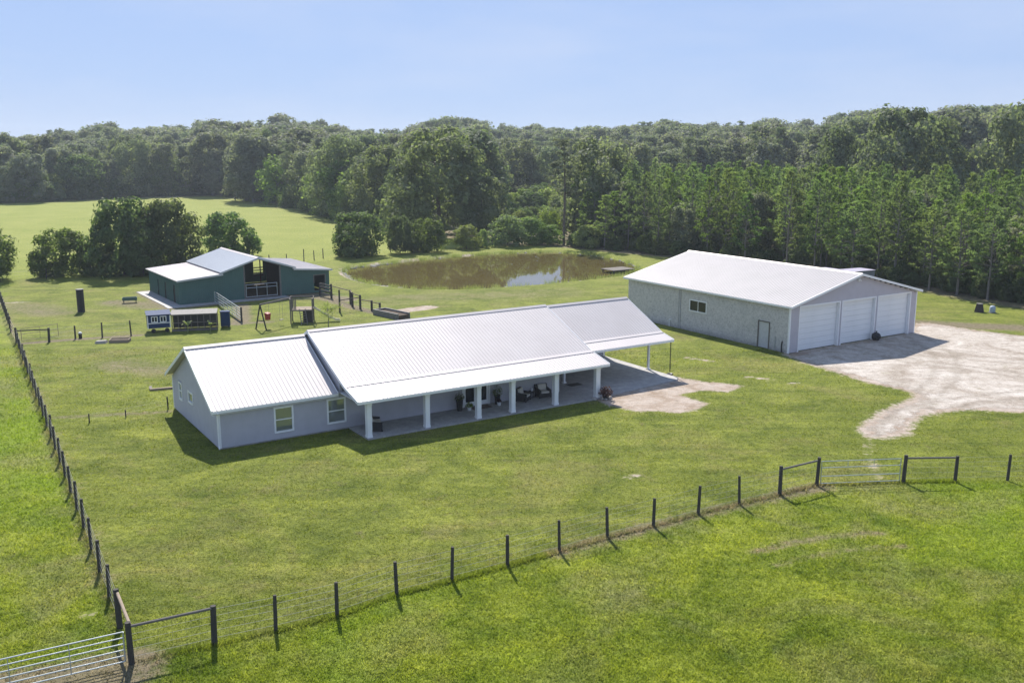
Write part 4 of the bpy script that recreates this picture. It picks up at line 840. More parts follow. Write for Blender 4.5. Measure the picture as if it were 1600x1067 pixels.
for i in range(2): proto('bright', trunk_mesh(RG, 5, 0.10, 0.5, 4, M['bark'], 4), crown_mesh('crown', M['bright'], RG, 6, 5.5, 0.2, 70, 80, 0.19, (0.11, 0.19), dome, 0.35))
for i in range(5): proto('ypine', *young_pine(RG, 12.0, 5.4))
for i in range(4): proto('tpine', *tall_pine(RG, 25.0, 6.5, M['farpine']))
used_idx = {}
def tree(kind, name, x, y, H, Wf=None, label=None, group=None, idx=None, cat='tree'):
    base_h = {'oak':18,'greyoak':16,'talltree':24,'bush':6,'bright':6,'ypine':12,'tpine':25}[kind]; base_w = {'oak':15,'greyoak':9.5,'talltree':8.5,'bush':6,'bright':5.5,'ypine':5.4,'tpine':6.5}[kind]
    i = used_idx.get(kind, 0) if idx is None else idx; used_idx[kind] = i+1; tr, cr = PR[kind][i % len(PR[kind])]
    t = empty(name, (x, y, 0), rr.uniform(0, 6.28), label, cat, group); s = H/base_h; sw = (Wf/base_w) if Wf else s*rr.uniform(0.9, 1.12); t.scale = (sw, sw, s)
    link_mesh('trunk', tr, t); link_mesh('crown', cr, t); return t

# --- single trees one can tell apart
tree('bush', 'oak_tree', -54.6, 134.0, 10.2, 8.0, 'tall dark bushy tree left of its twin behind the barn wing')
tree('bush', 'oak_tree', -48.6, 136.2, 9.9, 7.4, 'dark bushy tree right of its taller twin, close behind the barn')
tree('bush', 'oak_tree', -51.6, 133.2, 6.4, 6.0, 'lower dark tree filling the gap between the two big bushy trees')
tree('bush', 'oak_tree', -62.6, 132.6, 6.2, 6.2, 'rounded small tree on the left end of the clump beyond the black pipe')
tree('bush', 'shrub', -58.4, 133.4, 4.2, 4.0, 'low shrub between the rounded small tree and the tall dark tree', cat='shrub')
tree('bush', 'oak_tree', -70.3, 127.0, 7.0, 6.4, 'dark round tree cut by the left edge of the photo')
tree('bush', 'oak_tree', -46.2, 156.2, 6.9, 7.4, 'round tree standing just behind the barn roof')
tree('bush', 'oak_tree', -25.4, 156.6, 6.8, 7.6, 'wide round tree on the pasture fence left of the pond')
tree('bush', 'oak_tree', -18.8, 160.6, 5.9, 4.2, 'slim young tree beside the wide round tree on the pasture fence')
tree('bush', 'oak_tree', -14.6, 163.2, 5.3, 5.4, 'leaning dark shrubby tree at the right end of the pasture fence row')
tree('bright', 'shrub', -8.0, 168.0, 3.9, 4.2, 'small green shrub on the bank behind the pond', cat='shrub')
tree('bright', 'shrub', -5.2, 170.4, 3.0, 1.8, 'narrow little shrub right of the small green shrub on the pond bank', cat='shrub')
tree('bright', 'shrub', -0.8, 173.0, 5.2, 6.0, 'bright green bush at the left of the pair behind the pond', cat='shrub')
tree('bright', 'shrub', 3.0, 175.2, 4.6, 5.6, 'bright green bush right of its taller neighbour behind the pond', cat='shrub')
tree('bright', 'shrub', 7.0, 182.5, 5.5, 4.2, 'light green small tree between the bright bushes and the lone pine')
tree('bright', 'shrub', 7.0, 174.5, 3.4, 4.0, 'light green bush at the foot of the lone tall pine', cat='shrub')
big = [(-42.4,242,19.5,14,'broad dark oak, leftmost of the big oaks at the pasture corner'),
 (-47.5,254,13.5,11,'lower oak tucked left of the broad dark oak at the pasture corner'),
 (-29.2,219,17.2,12,'rugged oak standing between the broad dark oak and the giant oak'),
 (-34.8,232,14.5,11,'smaller oak in the gap behind the rugged oak'),
 (-14.6,192.5,20.8,18,'giant round oak, the largest crown behind the pond'),
 (-21.5,200,15.0,11,'oak leaning on the left side of the giant round oak'),
 (-5.8,186,11.6,9,'silvery round oak low in front of the giant oak'),
 (-8.5,232,18.0,12,'oak behind the right shoulder of the giant round oak'),
 (2.0,300,18.5,15,'distant oak seen in the gap above the bright bushes'),
 (16.3,186,18.6,14.5,'large dark oak rising behind the front pines right of the pond'),
 (21.5,194,14.5,11,'lower oak on the right flank of the large dark oak among pines'),
 (12.5,296,16.5,13,'distant oak left of the lone tall pine, far behind the bright bushes')]
for x, y, h, w_, lb in big: tree('oak', 'oak_tree', x, y, h, w_, lb)
for x, y, h, w_, lb in [(-131,337,19.0,13,'rounded dark tree standing forward in the far left wood edge'),(-109,353,16,13,'low spreading tree at the back corner of the pasture'),(-152,306,15,10,'yellowish tree near the left end of the far wood edge'),(-84,331,22,9,'tall dark tree where the wood edge turns toward the pond'),(-98,346,15,10,'pale mossy tree at the back of the pasture beside the turn of the wood')]: tree('greyoak' if 'dark' not in lb else 'oak', 'oak_tree', x, y, h, w_, lb)
for x, y, h, w_, lb in [(80,198,24.5,17,'huge oak crown rising above the young pines on the right'),(90,208,22.5,15,'oak crown behind and right of the huge oak above the pines'),(101,192,25,16,'massive oak above the pines near the right edge'),(111,205,24,15,'oak filling the right edge above the young pines'),(72,214,21,13,'grey oak left of the huge oak above the young pines')]: tree('oak', 'oak_tree', x, y, h, w_, lb)
tree('tpine', 'pine_tree', 9.4, 174.0, 19.0, 6.0, 'lone tall pine standing at the far right end of the pond')

# --- young pine plantation: nearest 300 as trees, the rest one mass
CAMP = np.array([0.0, 0.0]); front = [(9,171),(12.4,168.4),(21.4,159.6),(27,154.8),(44.4,132),(52,118.4),(54.5,111.8),(58.5,104),(66,92)]
cand = []
g = np.random.default_rng(21)
for i in range(-6, 60):
    for j in range(0, 60):
        x = 2+i*4.5+(j % 2)*2.2+g.normal()*0.7; y = 88+j*3.9+g.normal()*0.7; cand.append((x, y))
cand = np.array(cand); sd = sdist(cand, TREELINE)
keep = (sd > 0.6) & (cand[:,0] > 8+0*cand[:,1]) & (cand[:,0] > 0.061*cand[:,1]) & (cand[:,0] < 0.56*cand[:,1]+14) & (cand[:,1] < 250) & (cand[:,0]+0.0*cand[:,1] > 10) & ~((cand[:,1] > 205) & (cand[:,0] < 30))
cand = cand[keep]; sd = sd[keep]
bigp = np.array([(x, y) for x, y, *_ in big]); cand = cand[np.min(np.hypot(cand[:,None,0]-bigp[None,:,0], cand[:,None,1]-bigp[None,:,1]), 1) > 3.5]
cand = cand[g.uniform(size=len(cand)) > 0.12]
sd = sdist(cand, TREELINE); order = np.argsort(sd)
PINE_LB = 'young pine in the dense plantation behind the workshop and pond'
rest = []
for n_, k in enumerate(order):
    x, y = cand[k]; u_ = g.uniform()
    if n_ < 260:
        if sd[k] < 3 and u_ < 0.10: tree('bright', 'shrub', x, y, g.uniform(3.5, 6.5), g.uniform(3.5, 5), 'leafy shrub growing among the front pines of the plantation', 'shrubs among the plantation pines', cat='shrub')
        elif u_ < 0.13: tree('greyoak', 'oak_tree', x, y, g.uniform(7, 11.5), g.uniform(4.5, 6.5), 'broadleaf tree growing among the plantation pines', 'broadleaf trees among the pines')
        else: tree('ypine', 'pine_tree', x, y, g.uniform(9.4, 15.0), g.uniform(5.0, 7.6), PINE_LB, 'young pines of the plantation')
    else: rest.append((x, y, g.uniform(9.5, 13.5)/12, 5 if u_ > 0.22 else 1))

# --- woods further off: one mass, instanced from the crowns above
def skyline(px):
    X = [-400,0,100,150,190,240,300,330,400,470,530,600,640,680,730,780,850,950,1040,1100,1200,1290,1310,1400,1450,1560,1600,2000]
    Y = [216,214,208,200,195,203,197,193,190,189,203,205,208,192,191,200,198,201,193,196,195,194,182,170,164,158,163,165]
    return np.interp(px, X, Y)
wood = []
g = np.random.default_rng(33)
edge = [(-330,290),(-210,290),(-158,300),(-146,317),(-133,336),(-105,353),(-87,332),(-66,287),(-53,265),(-36,224),(-26,210)]
for i in range(len(edge)-1):                 # front belt along the pasture
    a, c2 = np.array(edge[i]), np.array(edge[i+1]); L = np.hypot(*(c2-a)); nv = np.array([-(c2-a)[1], (c2-a)[0]])/L
    if nv[1] < 0: nv = -nv
    for row in range(5):
        for j in range(int(L/5.0)):
            q = a+(c2-a)*(j+g.uniform())/(L/5.0)+nv*(2.0+row*5.5+g.uniform(-1.5, 1.5)); wood.append((q, row))
pts_w = []
for q, row in wood:
    h = g.uniform(7, 14) if row == 0 else g.uniform(11, 18) if row < 3 else g.uniform(15, 21); k = g.choice([1, 2, 0, 2, 6]) if row else g.choice([1, 0, 3, 4])
    pts_w.append((q[0], q[1], h, k))
for _ in range(7500):
    th_ = g.uniform(-0.62, 0.62); d = math.sqrt(g.uniform(215**2, 600**2)); x = d*math.sin(th_); y = d*math.cos(th_)
    px = 800+1495*x/(y*0.979+3.2); lim = 365 if px < 330 else 330+(px-330)*-0.45 if px < 560 else 232
    lim = max(lim, 232) if px < 1150 else 250
    if 770 < px < 893: lim = 330
    if y < lim+8*g.uniform(): continue
    dep = min(1.0, (y-lim)/(520-lim)); hs = 18+(225-skyline(px))*d/1495; h = hs*(0.78+0.22*dep*1.0)*(g.uniform(0.76, 0.98) if g.uniform() < 0.88 else g.uniform(0.98, 1.08)) if px < 1150 or y > 300 else min(hs, 27)*g.uniform(0.62, 1.0)
    kinds = ([2, 6, 2, 6, 1, 6] if px < 640 else [6, 6, 2, 6, 1, 6]) if dep > 0.12 else [2, 1, 6, 6]
    pts_w.append((x, y, min(h, 33), g.choice(kinds)))
KINDS = [('oak', 18, 15), ('greyoak', 16, 9.5), ('talltree', 24, 8.5), ('bush', 6, 6), ('bright', 6, 5.5), ('ypine', 12, 5.4), ('tpine', 25, 6.5)]
allp = []
for x, y, s, k in rest: allp.append((x, y, k, 0, s*(12 if k == 5 else 9)/(12 if k == 5 else 16), None))
for x, y, h, k in pts_w: allp.append((x, y, int(k), 0, h/KINDS[int(k)][1], None))
# far rank of low bushes that closes the woods near the ground
for _ in range(1500):                         # understorey far inside the woods
    y = g.uniform(300, 600); x = g.uniform(-0.65, 0.65)*y
    if sdist(np.array([[x, y-12]]), TREELINE)[0] > 0: allp.append((x, y, 3, 0, g.uniform(1.0, 1.9), None))
for _ in range(500):
    j = g.integers(0, len(edge)-1); a, c2 = np.array(edge[j]), np.array(edge[j+1]); q = a+(c2-a)*g.uniform()+g.normal(size=2)*1.2; allp.append((q[0], q[1]+3, 3 if g.uniform() < 0.7 else 4, 0, g.uniform(0.5, 1.1), None))
for _ in range(150):                          # scrub in the opening behind the pond
    y = g.uniform(196, 330); x = g.uniform(-0.035, 0.066)*y; allp.append((x, y, 4 if g.uniform() < 0.5 else 3, 0, g.uniform(0.5, 0.95)*(0.75 if y < 230 else 1.2), None))
for _ in range(420):                          # undergrowth below the pines
    j = g.integers(0, len(front)-1); a, c2 = np.array(front[j]), np.array(front[j+1]); q = a+(c2-a)*g.uniform(); q = q+np.array([1.0, 0.8])*g.uniform(1.0, 16)
    allp.append((q[0], q[1], 3, 0, g.uniform(0.22, 0.5), None))
VP = np.array([(x, y, 0.0) for x, y, *_ in allp]); kk = np.array([a[2] for a in allp]); sub = g.integers(0, 99, len(allp)); sc3 = np.array([[a[4]*g.uniform(0.85, 1.2)]*2+[a[4]] for a in allp]); rot = np.zeros((len(allp), 3)); rot[:,2] = g.uniform(0, 6.28, len(allp))
var = np.array([sub[i] % len(PR[KINDS[k][0]]) for i, k in enumerate(kk)]); code = kk*10+var
me = bpy.data.meshes.new('far_woods'); me.from_pydata(VP.tolist(), [], [])
a = me.attributes.new('code', 'INT', 'POINT'); a.data.foreach_set('value', code.astype(np.int32))
a = me.attributes.new('size', 'FLOAT_VECTOR', 'POINT'); a.data.foreach_set('vector', sc3.astype(np.float32).ravel())
a = me.attributes.new('turn', 'FLOAT_VECTOR', 'POINT'); a.data.foreach_set('vector', rot.astype(np.float32).ravel())
fw_ = tag(link_mesh('far_woods', me), kind='stuff')
# one source tree object (trunk + crown joined by geometry nodes) per prototype: use the trees already standing in the scene
src = {}
for o in bpy.data.objects:
    if o.name.split('.')[0] in ('crown', 'trunk') and o.parent: src.setdefault(o.data.name, o)
gt_ = bpy.data.node_groups.new('woods', 'GeometryNodeTree')
gt_.interface.new_socket('Geometry', in_out='INPUT', socket_type='NodeSocketGeometry'); gt_.interface.new_socket('Geometry', in_out='OUTPUT', socket_type='NodeSocketGeometry')
gi = gt_.nodes.new('NodeGroupInput'); go = gt_.nodes.new('NodeGroupOutput'); join = gt_.nodes.new('GeometryNodeJoinGeometry')
def named(n, t): x = gt_.nodes.new('GeometryNodeInputNamedAttribute'); x.data_type = t; x.inputs['Name'].default_value = n; return x.outputs['Attribute']
ac, asz, atn = named('code', 'INT'), named('size', 'FLOAT_VECTOR'), named('turn', 'FLOAT_VECTOR')
for ki, (kn_, _, _) in enumerate(KINDS):
    for vi, (tr, cr) in enumerate(PR[kn_]):
        if not np.any(code == ki*10+vi): continue
        cmp = gt_.nodes.new('FunctionNodeCompare'); cmp.data_type = 'INT'; cmp.operation = 'EQUAL'; cmp.inputs[3].default_value = ki*10+vi; gt_.links.new(ac, cmp.inputs[2])
        for mesh_ in (tr, cr):
            if mesh_.name not in src: continue
            oi = gt_.nodes.new('GeometryNodeObjectInfo'); oi.inputs['Object'].default_value = src[mesh_.name]; oi.inputs['As Instance'].default_value = True; oi.transform_space = 'ORIGINAL'
            ip = gt_.nodes.new('GeometryNodeInstanceOnPoints'); gt_.links.new(gi.outputs[0], ip.inputs['Points']); gt_.links.new(cmp.outputs[0], ip.inputs['Selection']); gt_.links.new(oi.outputs['Geometry'], ip.inputs['Instance']); gt_.links.new(atn, ip.inputs['Rotation']); gt_.links.new(asz, ip.inputs['Scale'])
            gt_.links.new(ip.outputs[0], join.inputs[0])
gt_.links.new(join.outputs[0], go.inputs[0]); fw_.modifiers.new('woods', 'NODES').node_group = gt_

# ------------------------------------------------------------------ humid summer air
HZ = MB().box(-900, 900, -60, 1200, -4.0, 40.0)
hm = bpy.data.materials.new('humid_air'); hm.use_nodes = True; ht = hm.node_tree; ht.nodes.clear()
ho = ht.nodes.new('ShaderNodeOutputMaterial'); hv = ht.nodes.new('ShaderNodeVolumePrincipled'); hv.inputs['Density'].default_value = 0.00021; hv.inputs['Color'].default_value = (0.80, 0.90, 1.0, 1); hv.inputs['Anisotropy'].default_value = 0.2
ht.links.new(hv.outputs[0], ho.inputs['Volume']); tag(HZ.build('haze', hm), kind='stuff')

# ------------------------------------------------------------------ yard things
def planter(label, loc, pot, pot_mat, plant_h, plant_w, leaf_m, n=260, leaf=0.06, name='potted_plant'):
    f = empty(name, loc, 0, label, 'potted plant'); r, h = pot
    MB().lathe([(r*0.75, 0), (r, h*0.92), (r*1.06, h), (r*0.9, h), (r*0.85, h*0.9)], 14).build('pot', M[pot_mat], f)
    rng = np.random.default_rng(abs(hash(label)) % 1000); d = rand_dirs(rng, n); d[:,2] = np.abs(d[:,2]); P_ = d*np.array([plant_w/2,plant_w/2,plant_h])*rng.uniform(0.4, 1, (n,1))+np.array([0,0,h])
    V = quads(P_, d, leaf, rng, 0.7, 0.4); link_mesh('foliage', np_mesh('foliage', V, np.arange(len(V)).reshape(-1,4), M[leaf_m]), f); return f
planter('tall black planter with dark plant left of the front door', hl(16.25, -0.55), (0.24, 0.75), 'black', 0.55, 0.8, 'dkbush')
planter('white pot with small leafy plant beside the tall black planter', hl(16.85, -0.85), (0.15, 0.26), 'pot_white', 0.35, 0.6, 'bush_' if False else 'bright')
planter('tall black planter with dark plant right of the front door', hl(19.35, -0.45), (0.22, 0.65), 'black', 0.75, 0.8, 'dkbush')
planter('small white pot in front of the right hand black planter', hl(19.25, -0.85), (0.15, 0.26), 'pot_white', 0.2, 0.35, 'autumn')
planter('dark red bush in a black pot beside the right end of the porch', (6.75, 66.7, 0), (0.26, 0.35), 'black', 0.65, 1.15, 'autumn', 420, 0.08)
rk = empty('rock_pile', (6.3, 66.9, 0), 0, 'few pale stones around the dark red potted bush', 'rocks')
def rock_mesh(rng, s):
    bm = bmesh.new(); bmesh.ops.create_icosphere(bm, subdivisions=2, radius=s)
    for v in bm.verts: v.co *= 1+rng.normal()*0.10; v.co.z *= 0.65
    me = bpy.data.meshes.new('rock'); bm.to_mesh(me); bm.free(); me.materials.append(M['rubble']); return me
rg = np.random.default_rng(8); rms = [rock_mesh(rg, 0.25) for _ in range(4)]
for k in range(6): o = link_mesh('rock', rms[k % 4], rk); o.location = (rg.uniform(-0.6, 0.9), rg.uniform(-0.5, 0.4), 0.06); o.scale = [rg.uniform(0.5, 1.0)]*3; o.rotation_euler = (0, 0, rg.uniform(0, 6))
# bank rubble, one mass
bmb = bmesh.new()
for k in range(230):
    i = rg.integers(0, len(POND)); a = POND[i]; c2 = POND[(i+1) % len(POND)]; q = a+(c2-a)*rg.uniform()
    if q[1] > 150 and rg.uniform() < 0.7: continue
    s = rg.uniform(0.06, 0.22)*(1.5 if q[0] < -14 else 1); q = q+rg.normal(size=2)*0.25
    r_ = bmesh.ops.create_icosphere(bmb, subdivisions=1, radius=s); 
    for v in r_['verts']: v.co = Vector((v.co.x*(1.5+rg.normal()*0.2)+q[0], v.co.y*1.1+q[1], v.co.z*0.6-0.28+rg.normal()*0.02))
me = bpy.data.meshes.new('bank_rubble'); bmb.to_mesh(me); bmb.free(); me.materials.append(M['rubble']); tag(link_mesh('bank_rubble', me), kind='stuff')
# reeds and rank grass along the water's edge
rg = np.random.default_rng(17); C_ = []
for k in range(150):
    i = rg.integers(0, len(POND)); a = POND[i]; c2 = POND[(i+1) % len(POND)]; q = a+(c2-a)*rg.uniform(); m_ = rg.integers(20, 60); C_.append(q+rg.normal(size=(m_, 2))*rg.uniform(0.2, 0.7))
C_ = np.concatenate(C_); C_ = C_[np.abs(sdist(C_, POND)) < 0.8]; n = len(C_); hh_ = rg.uniform(0.15, 0.65, n); an = rg.uniform(0, 6.28, n); wv = np.stack([np.cos(an), np.sin(an), np.zeros(n)], 1)*rg.uniform(0.015, 0.035, n)[:,None]
b0 = np.column_stack([C_, np.full(n, -0.32)]); V = np.stack([b0-wv, b0+wv, b0+np.column_stack([rg.normal(size=(n,2))*hh_[:,None]*0.35, hh_+0.2])], 1).reshape(-1, 3)
tag(link_mesh('reeds', np_mesh('reeds', V, np.arange(len(V)).reshape(-1, 3), M['bright'])), kind='stuff')
# dock
dk = empty('dock', (15.6, 137.4, 0), R(33), 'low grey plank dock at the right end of the pond', 'dock')
pl = MB().box(0, 0.19, 0, 3.0, 0.16, 0.21).mesh('plank', M['wood_grey'])
for k in range(20): o = link_mesh('plank', pl, dk); o.location = (k*0.205-1.2, 0, rr.uniform(-0.006, 0.006))
MB().box(-1.2, 2.9, 0.2, 0.32, 0.02, 0.157).box(-1.2, 2.9, 2.6, 2.72, 0.02, 0.157).build('beam', M['wood_dark'], dk)
for x, y in ((-1.0, 0.26), (-1.0, 2.66), (2.7, 0.26), (2.7, 2.66)): MB().tube([(x, y, -1.6), (x, y, 0.02)], 0.08, 8).build('leg', M['wood_dark'], dk)
# containers behind the workshop
def container(label, loc, rz, L, W_, H_):
    f = empty('storage_container', loc, rz, label, 'container'); b_ = MB(); b_.box(0.03, L-0.03, 0.03, W_-0.03, 0.12, H_-0.06)
    k = int(L/0.28)
    for i in range(k): x = 0.15+i*(L-0.3)/k; b_.box(x, x+0.12, 0.0, 0.03, 0.2, H_-0.15); b_.box(x, x+0.12, W_-0.03, W_, 0.2, H_-0.15)
    b_.build('body', M['container'], f); MB().box(-0.03, L+0.03, -0.03, W_+0.03, H_-0.06, H_).build('roof', M['container_roof'], f)
    for x in (0.4, L-0.6): MB().box(x, x+0.2, 0.1, W_-0.1, 0, 0.12).build('skid', M['wood_dark'], f)
    for s in (0, 1): MB().box(-0.03, 0.028, 0.06+s*(W_/2-0.04), W_/2-0.02+s*(W_/2-0.04), 0.2, H_-0.14).build('door', M['container'], f)
container('grey container with pale top just above the workshop ridge, right one', (43.2,120.5,0), R(32.6-6), 3.9, 2.5, 2.2)
container('longer low container behind the workshop ridge, left of the other', (38.2,121.2,0), R(32.6), 5.4, 2.4, 2.05)
bg_ = empty('trash_bag', (34.15, 88.0, 0), 0.4, 'black rubbish bag between the second and third workshop doors', 'bag')
rg = np.random.default_rng(4); bm = bmesh.new(); bmesh.ops.create_icosphere(bm, subdivisions=3, radius=0.42)
for v in bm.verts: v.co *= 1+0.10*math.sin(v.co.x*17+v.co.z*9)*math.cos(v.co.y*13)+rg.normal()*0.02; v.co.z = max(v.co.z*0.95, -0.34)+0.34
me = bpy.data.meshes.new('bag'); bm.to_mesh(me); bm.free(); me.materials.append(M['black']); link_mesh('sack', me, bg_); MB().lathe([(0.05, 0.70), (0.04, 0.76), (0.11, 0.86)], 8).build('knot', M['black'], bg_)
# upright black pipe and bucket
pi_ = empty('black_pipe', (-47.2, 103.4, 0), 0, 'tall black plastic pipe standing upright in the back paddock', 'pipe')
prof = [(0.40, 0)]
for k in range(16): prof += [(0.40, k*0.155+0.02), (0.375, k*0.155+0.075), (0.375, k*0.155+0.1), (0.40, k*0.155+0.15)]
prof += [(0.40, 2.5), (0.33, 2.5), (0.33, 0.3)]
MB().lathe(prof, 18).build('pipe_wall', M['black'], pi_); MB().lathe([(0.405, 2.44), (0.42, 2.47), (0.42, 2.52), (0.33, 2.52)], 18).build('rim', M['black'], pi_)
bk = empty('canister', (-40.9, 88.9, 0), 0, 'small dark canister with white lid beside a cross fence post', 'canister'); MB().lathe([(0.15, 0), (0.16, 0.42), (0.14, 0.46)], 12).build('body', M['black'], bk); MB().lathe([(0.16, 0.46), (0.165, 0.52), (0.10, 0.60)], 12).build('lid', M['trim'], bk)
# feed trough
ftg = empty('feed_trough', (-44.3, 109.6, 0), R(20), 'dark green feed trough bench left of the barn', 'trough')
MB().box(-0.75, 0.75, -0.25, 0.25, 0.30, 0.36).build('bottom', M['green_metal'], ftg)
for s in (-1, 1):
    MB().hexa([(-0.75,s*0.25-0.02,0.30),(0.75,s*0.25-0.02,0.30),(0.75,s*0.25+0.02,0.30),(-0.75,s*0.25+0.02,0.30),(-0.8,s*0.32-0.02,0.66),(0.8,s*0.32-0.02,0.66),(0.8,s*0.32+0.02,0.66),(-0.8,s*0.32+0.02,0.66)]).build('side_board', M['green_metal'], ftg)
    MB().box(s*0.78-0.02, s*0.78+0.02, -0.28, 0.28, 0.30, 0.64).build('end_board', M['green_metal'], ftg)
    for t in (-1, 1): MB().box(s*0.66-0.04, s*0.66+0.04, t*0.2-0.04, t*0.2+0.04, 0, 0.30).build('leg', M['wood_dark'], ftg)
# garden beds and timbers
def bed(label, loc, rz, L, W_, h, mat='wood_grey'):
    f = empty('raised_bed', loc, rz, label, 'raised bed')
    for s in (-1, 1): MB().box(-L/2, L/2, s*W_/2-0.03, s*W_/2+0.03, 0, h).build('board', M[mat], f); MB().box(s*L/2-0.03, s*L/2+0.03, -W_/2+0.032, W_/2-0.032, 0, h).build('board', M[mat], f)
    MB().box(-L/2+0.031, L/2-0.031, -W_/2+0.031, W_/2-0.031, 0, h*0.75).build('soil', M['soil'], f); return f
bed('wooden raised garden bed in the yard left of the house', (-36.5, 87.3, 0), R(10), 1.7, 1.1, 0.28, 'wood_pale')
sb = empty('stone_slab', (-38.0, 86.7, 0), R(8), 'low grey stone slab beside the wooden raised bed', 'slab'); MB().hexa([(-0.5,-0.35,0),(0.5,-0.4,0),(0.55,0.3,0),(-0.45,0.38,0),(-0.42,-0.28,0.22),(0.42,-0.3,0.25),(0.46,0.22,0.24),(-0.38,0.3,0.2)]).build('block', M['rubble'], sb)
tb = empty('timber', (-26.9, 69.2, 0), R(22), 'long pale timber lying on the grass by the left gable', 'timber'); MB().box(-0.1, 3.2, -0.09, 0.09, 0, 0.15).build('beam', M['wood_pale'], tb); MB().box(-0.14, 0.06, 0.10, 1.0, 0, 0.13).build('beam', M['wood_grey'], tb)
pb = empty('block_planter', (-15.0, 101.7, 0), math.atan2(-3.2, 3.0), 'low grey block planter wall behind the house ridge', 'planter'); 
for s in (0, 1): MB().box(0, 4.4, s*1.5, s*1.5+0.18, 0, 0.6).build('wall', M['tarp'], pb)
MB().box(0.0, 0.18, 0.182, 1.498, 0, 0.6).build('wall', M['tarp'], pb); MB().box(0.181, 4.4, 0.181, 1.499, 0, 0.42).build('soil', M['soil'], pb)
# well cap items at right
wc = empty('well_cover', (51.2, 103.4, 0), 0, 'dark brown tapered well cover on the grass by the pines', 'well cover'); MB().lathe([(0.55, 0), (0.36, 0.85), (0.33, 0.88)], 6).build('cover', paint('brown_cover', (0.045,0.03,0.028), 0.7, 0.2), wc); MB().lathe([(0.36, 0.88), (0.37, 0.94), (0.2, 0.96)], 6).build('cap', M['tarp'], wc)
wb = empty('water_tank', (52.4, 102.9, 0), 0, 'small pale blue tank beside the dark well cover', 'tank'); MB().lathe([(0.28, 0), (0.30, 0.1), (0.30, 0.62), (0.22, 0.74), (0.06, 0.78)], 14).build('tank', paint('pale_blue', (0.36,0.43,0.50), 0.5, 0.1), wb, True); MB().box(-0.33, 0.33, -0.33, 0.33, 0, 0.06).build('base', M['tarp'], wb)
# dirt pile behind the house
# ------------------------------------------------------------------ chicken coop
CP = empty('chicken_coop', (-35.35, 91.25, 0), R(24), 'navy blue wheeled chicken coop with white windows and mesh run', 'coop')
b_ = MB(); b_.box(0, 2.1, 0, 1.6, 0.45, 1.72); b_.build('body', M['blue'], CP)
MB().hexa([(-0.1,-0.12,1.72),(2.2,-0.12,1.72),(2.2,1.72,1.90),(-0.1,1.72,1.90),(-0.1,-0.12,1.78),(2.2,-0.12,1.78),(2.2,1.72,1.96),(-0.1,1.72,1.96)]).build('roof', M['blue'], CP)
tr_ = MB()
for x in (-0.02, 2.03): tr_.box(x, x+0.09, -0.03, 0.0, 0.45, 1.72)
tr_.box(0.07, 2.03, -0.03, 0.0, 0.90, 0.98); tr_.build('trim', M['trim'], CP)
for x in (0.35, 1.15): window_part(CP, x, x+0.6, 1.02, 1.62, 0.0, -1, 'x', 'slider', trim=0.07, glass='dark_glass', dep=0.04)
for x in (0.5, 1.75):
    MB().lathe([(0.21, -0.05), (0.22, 0), (0.21, 0.05)], 14).build('wheel', M['black'], CP).matrix_local = Matrix.Translation((x, -0.08, 0.22)) @ Matrix.Rotation(R(90), 4, 'X')
RUN = empty('chicken_run', (-33.35, 92.15, 0), R(14), 'grey wood and wire chicken run with tin roof beside the blue coop', 'chicken run')
fr = MB()
for i in range(8): x = i*0.6; fr.box(x, x+0.07, 0, 0.07, 0, 1.62); fr.box(x, x+0.07, 1.7, 1.77, 0, 1.72)
fr.box(0, 4.27, -0.002, 0.05, 0.8, 0.87); fr.box(0, 4.27, -0.003, 0.06, 1.55, 1.63); fr.box(0, 4.27, -0.004, 0.06, 0.0, 0.18); fr.build('frame', M['wood_grey'], RUN)
wm = MB()
for i in range(60): x = 0.05+i*0.07; wm.box(x, x+0.018, 0.02, 0.03, 0.1, 1.6)
for i in range(22): z = 0.15+i*0.068; wm.box(0.02, 4.25, 0.031, 0.04, z, z+0.016)
tag(wm.build('wire_mesh', M['wood_dark'], RUN), kind='stuff')
MB().hexa([(-0.1,-0.12,1.64),(4.3,-0.12,1.64),(4.3,1.9,1.80),(-0.1,1.9,1.80),(-0.1,-0.12,1.69),(4.3,-0.12,1.69),(4.3,1.9,1.85),(-0.1,1.9,1.85)]).build('roof', M['tarp'], RUN)
MB().box(0.06, 4.2, 1.60, 1.66, 0.1, 1.6).build('back_panel', M['wood_dark'], RUN)
BB = empty('blue_cabinet', (-29.2, 94.3, 0), R(8), 'dark blue upright cabinet at the right end of the chicken run', 'cabinet'); MB().box(0, 0.85, 0, 0.7, 0.12, 1.55).build('body', M['blue'], BB); MB().box(0.05, 0.80, -0.03, -0.001, 0.18, 1.5).build('door', M['blue'], BB); MB().box(-0.05, 0.9, -0.06, 0.75, 1.55, 1.62).build('top', M['blue'], BB)
for x in (0.05, 0.72): MB().box(x, x+0.08, 0.05, 0.65, 0, 0.12).build('leg', M['wood_dark'], BB)
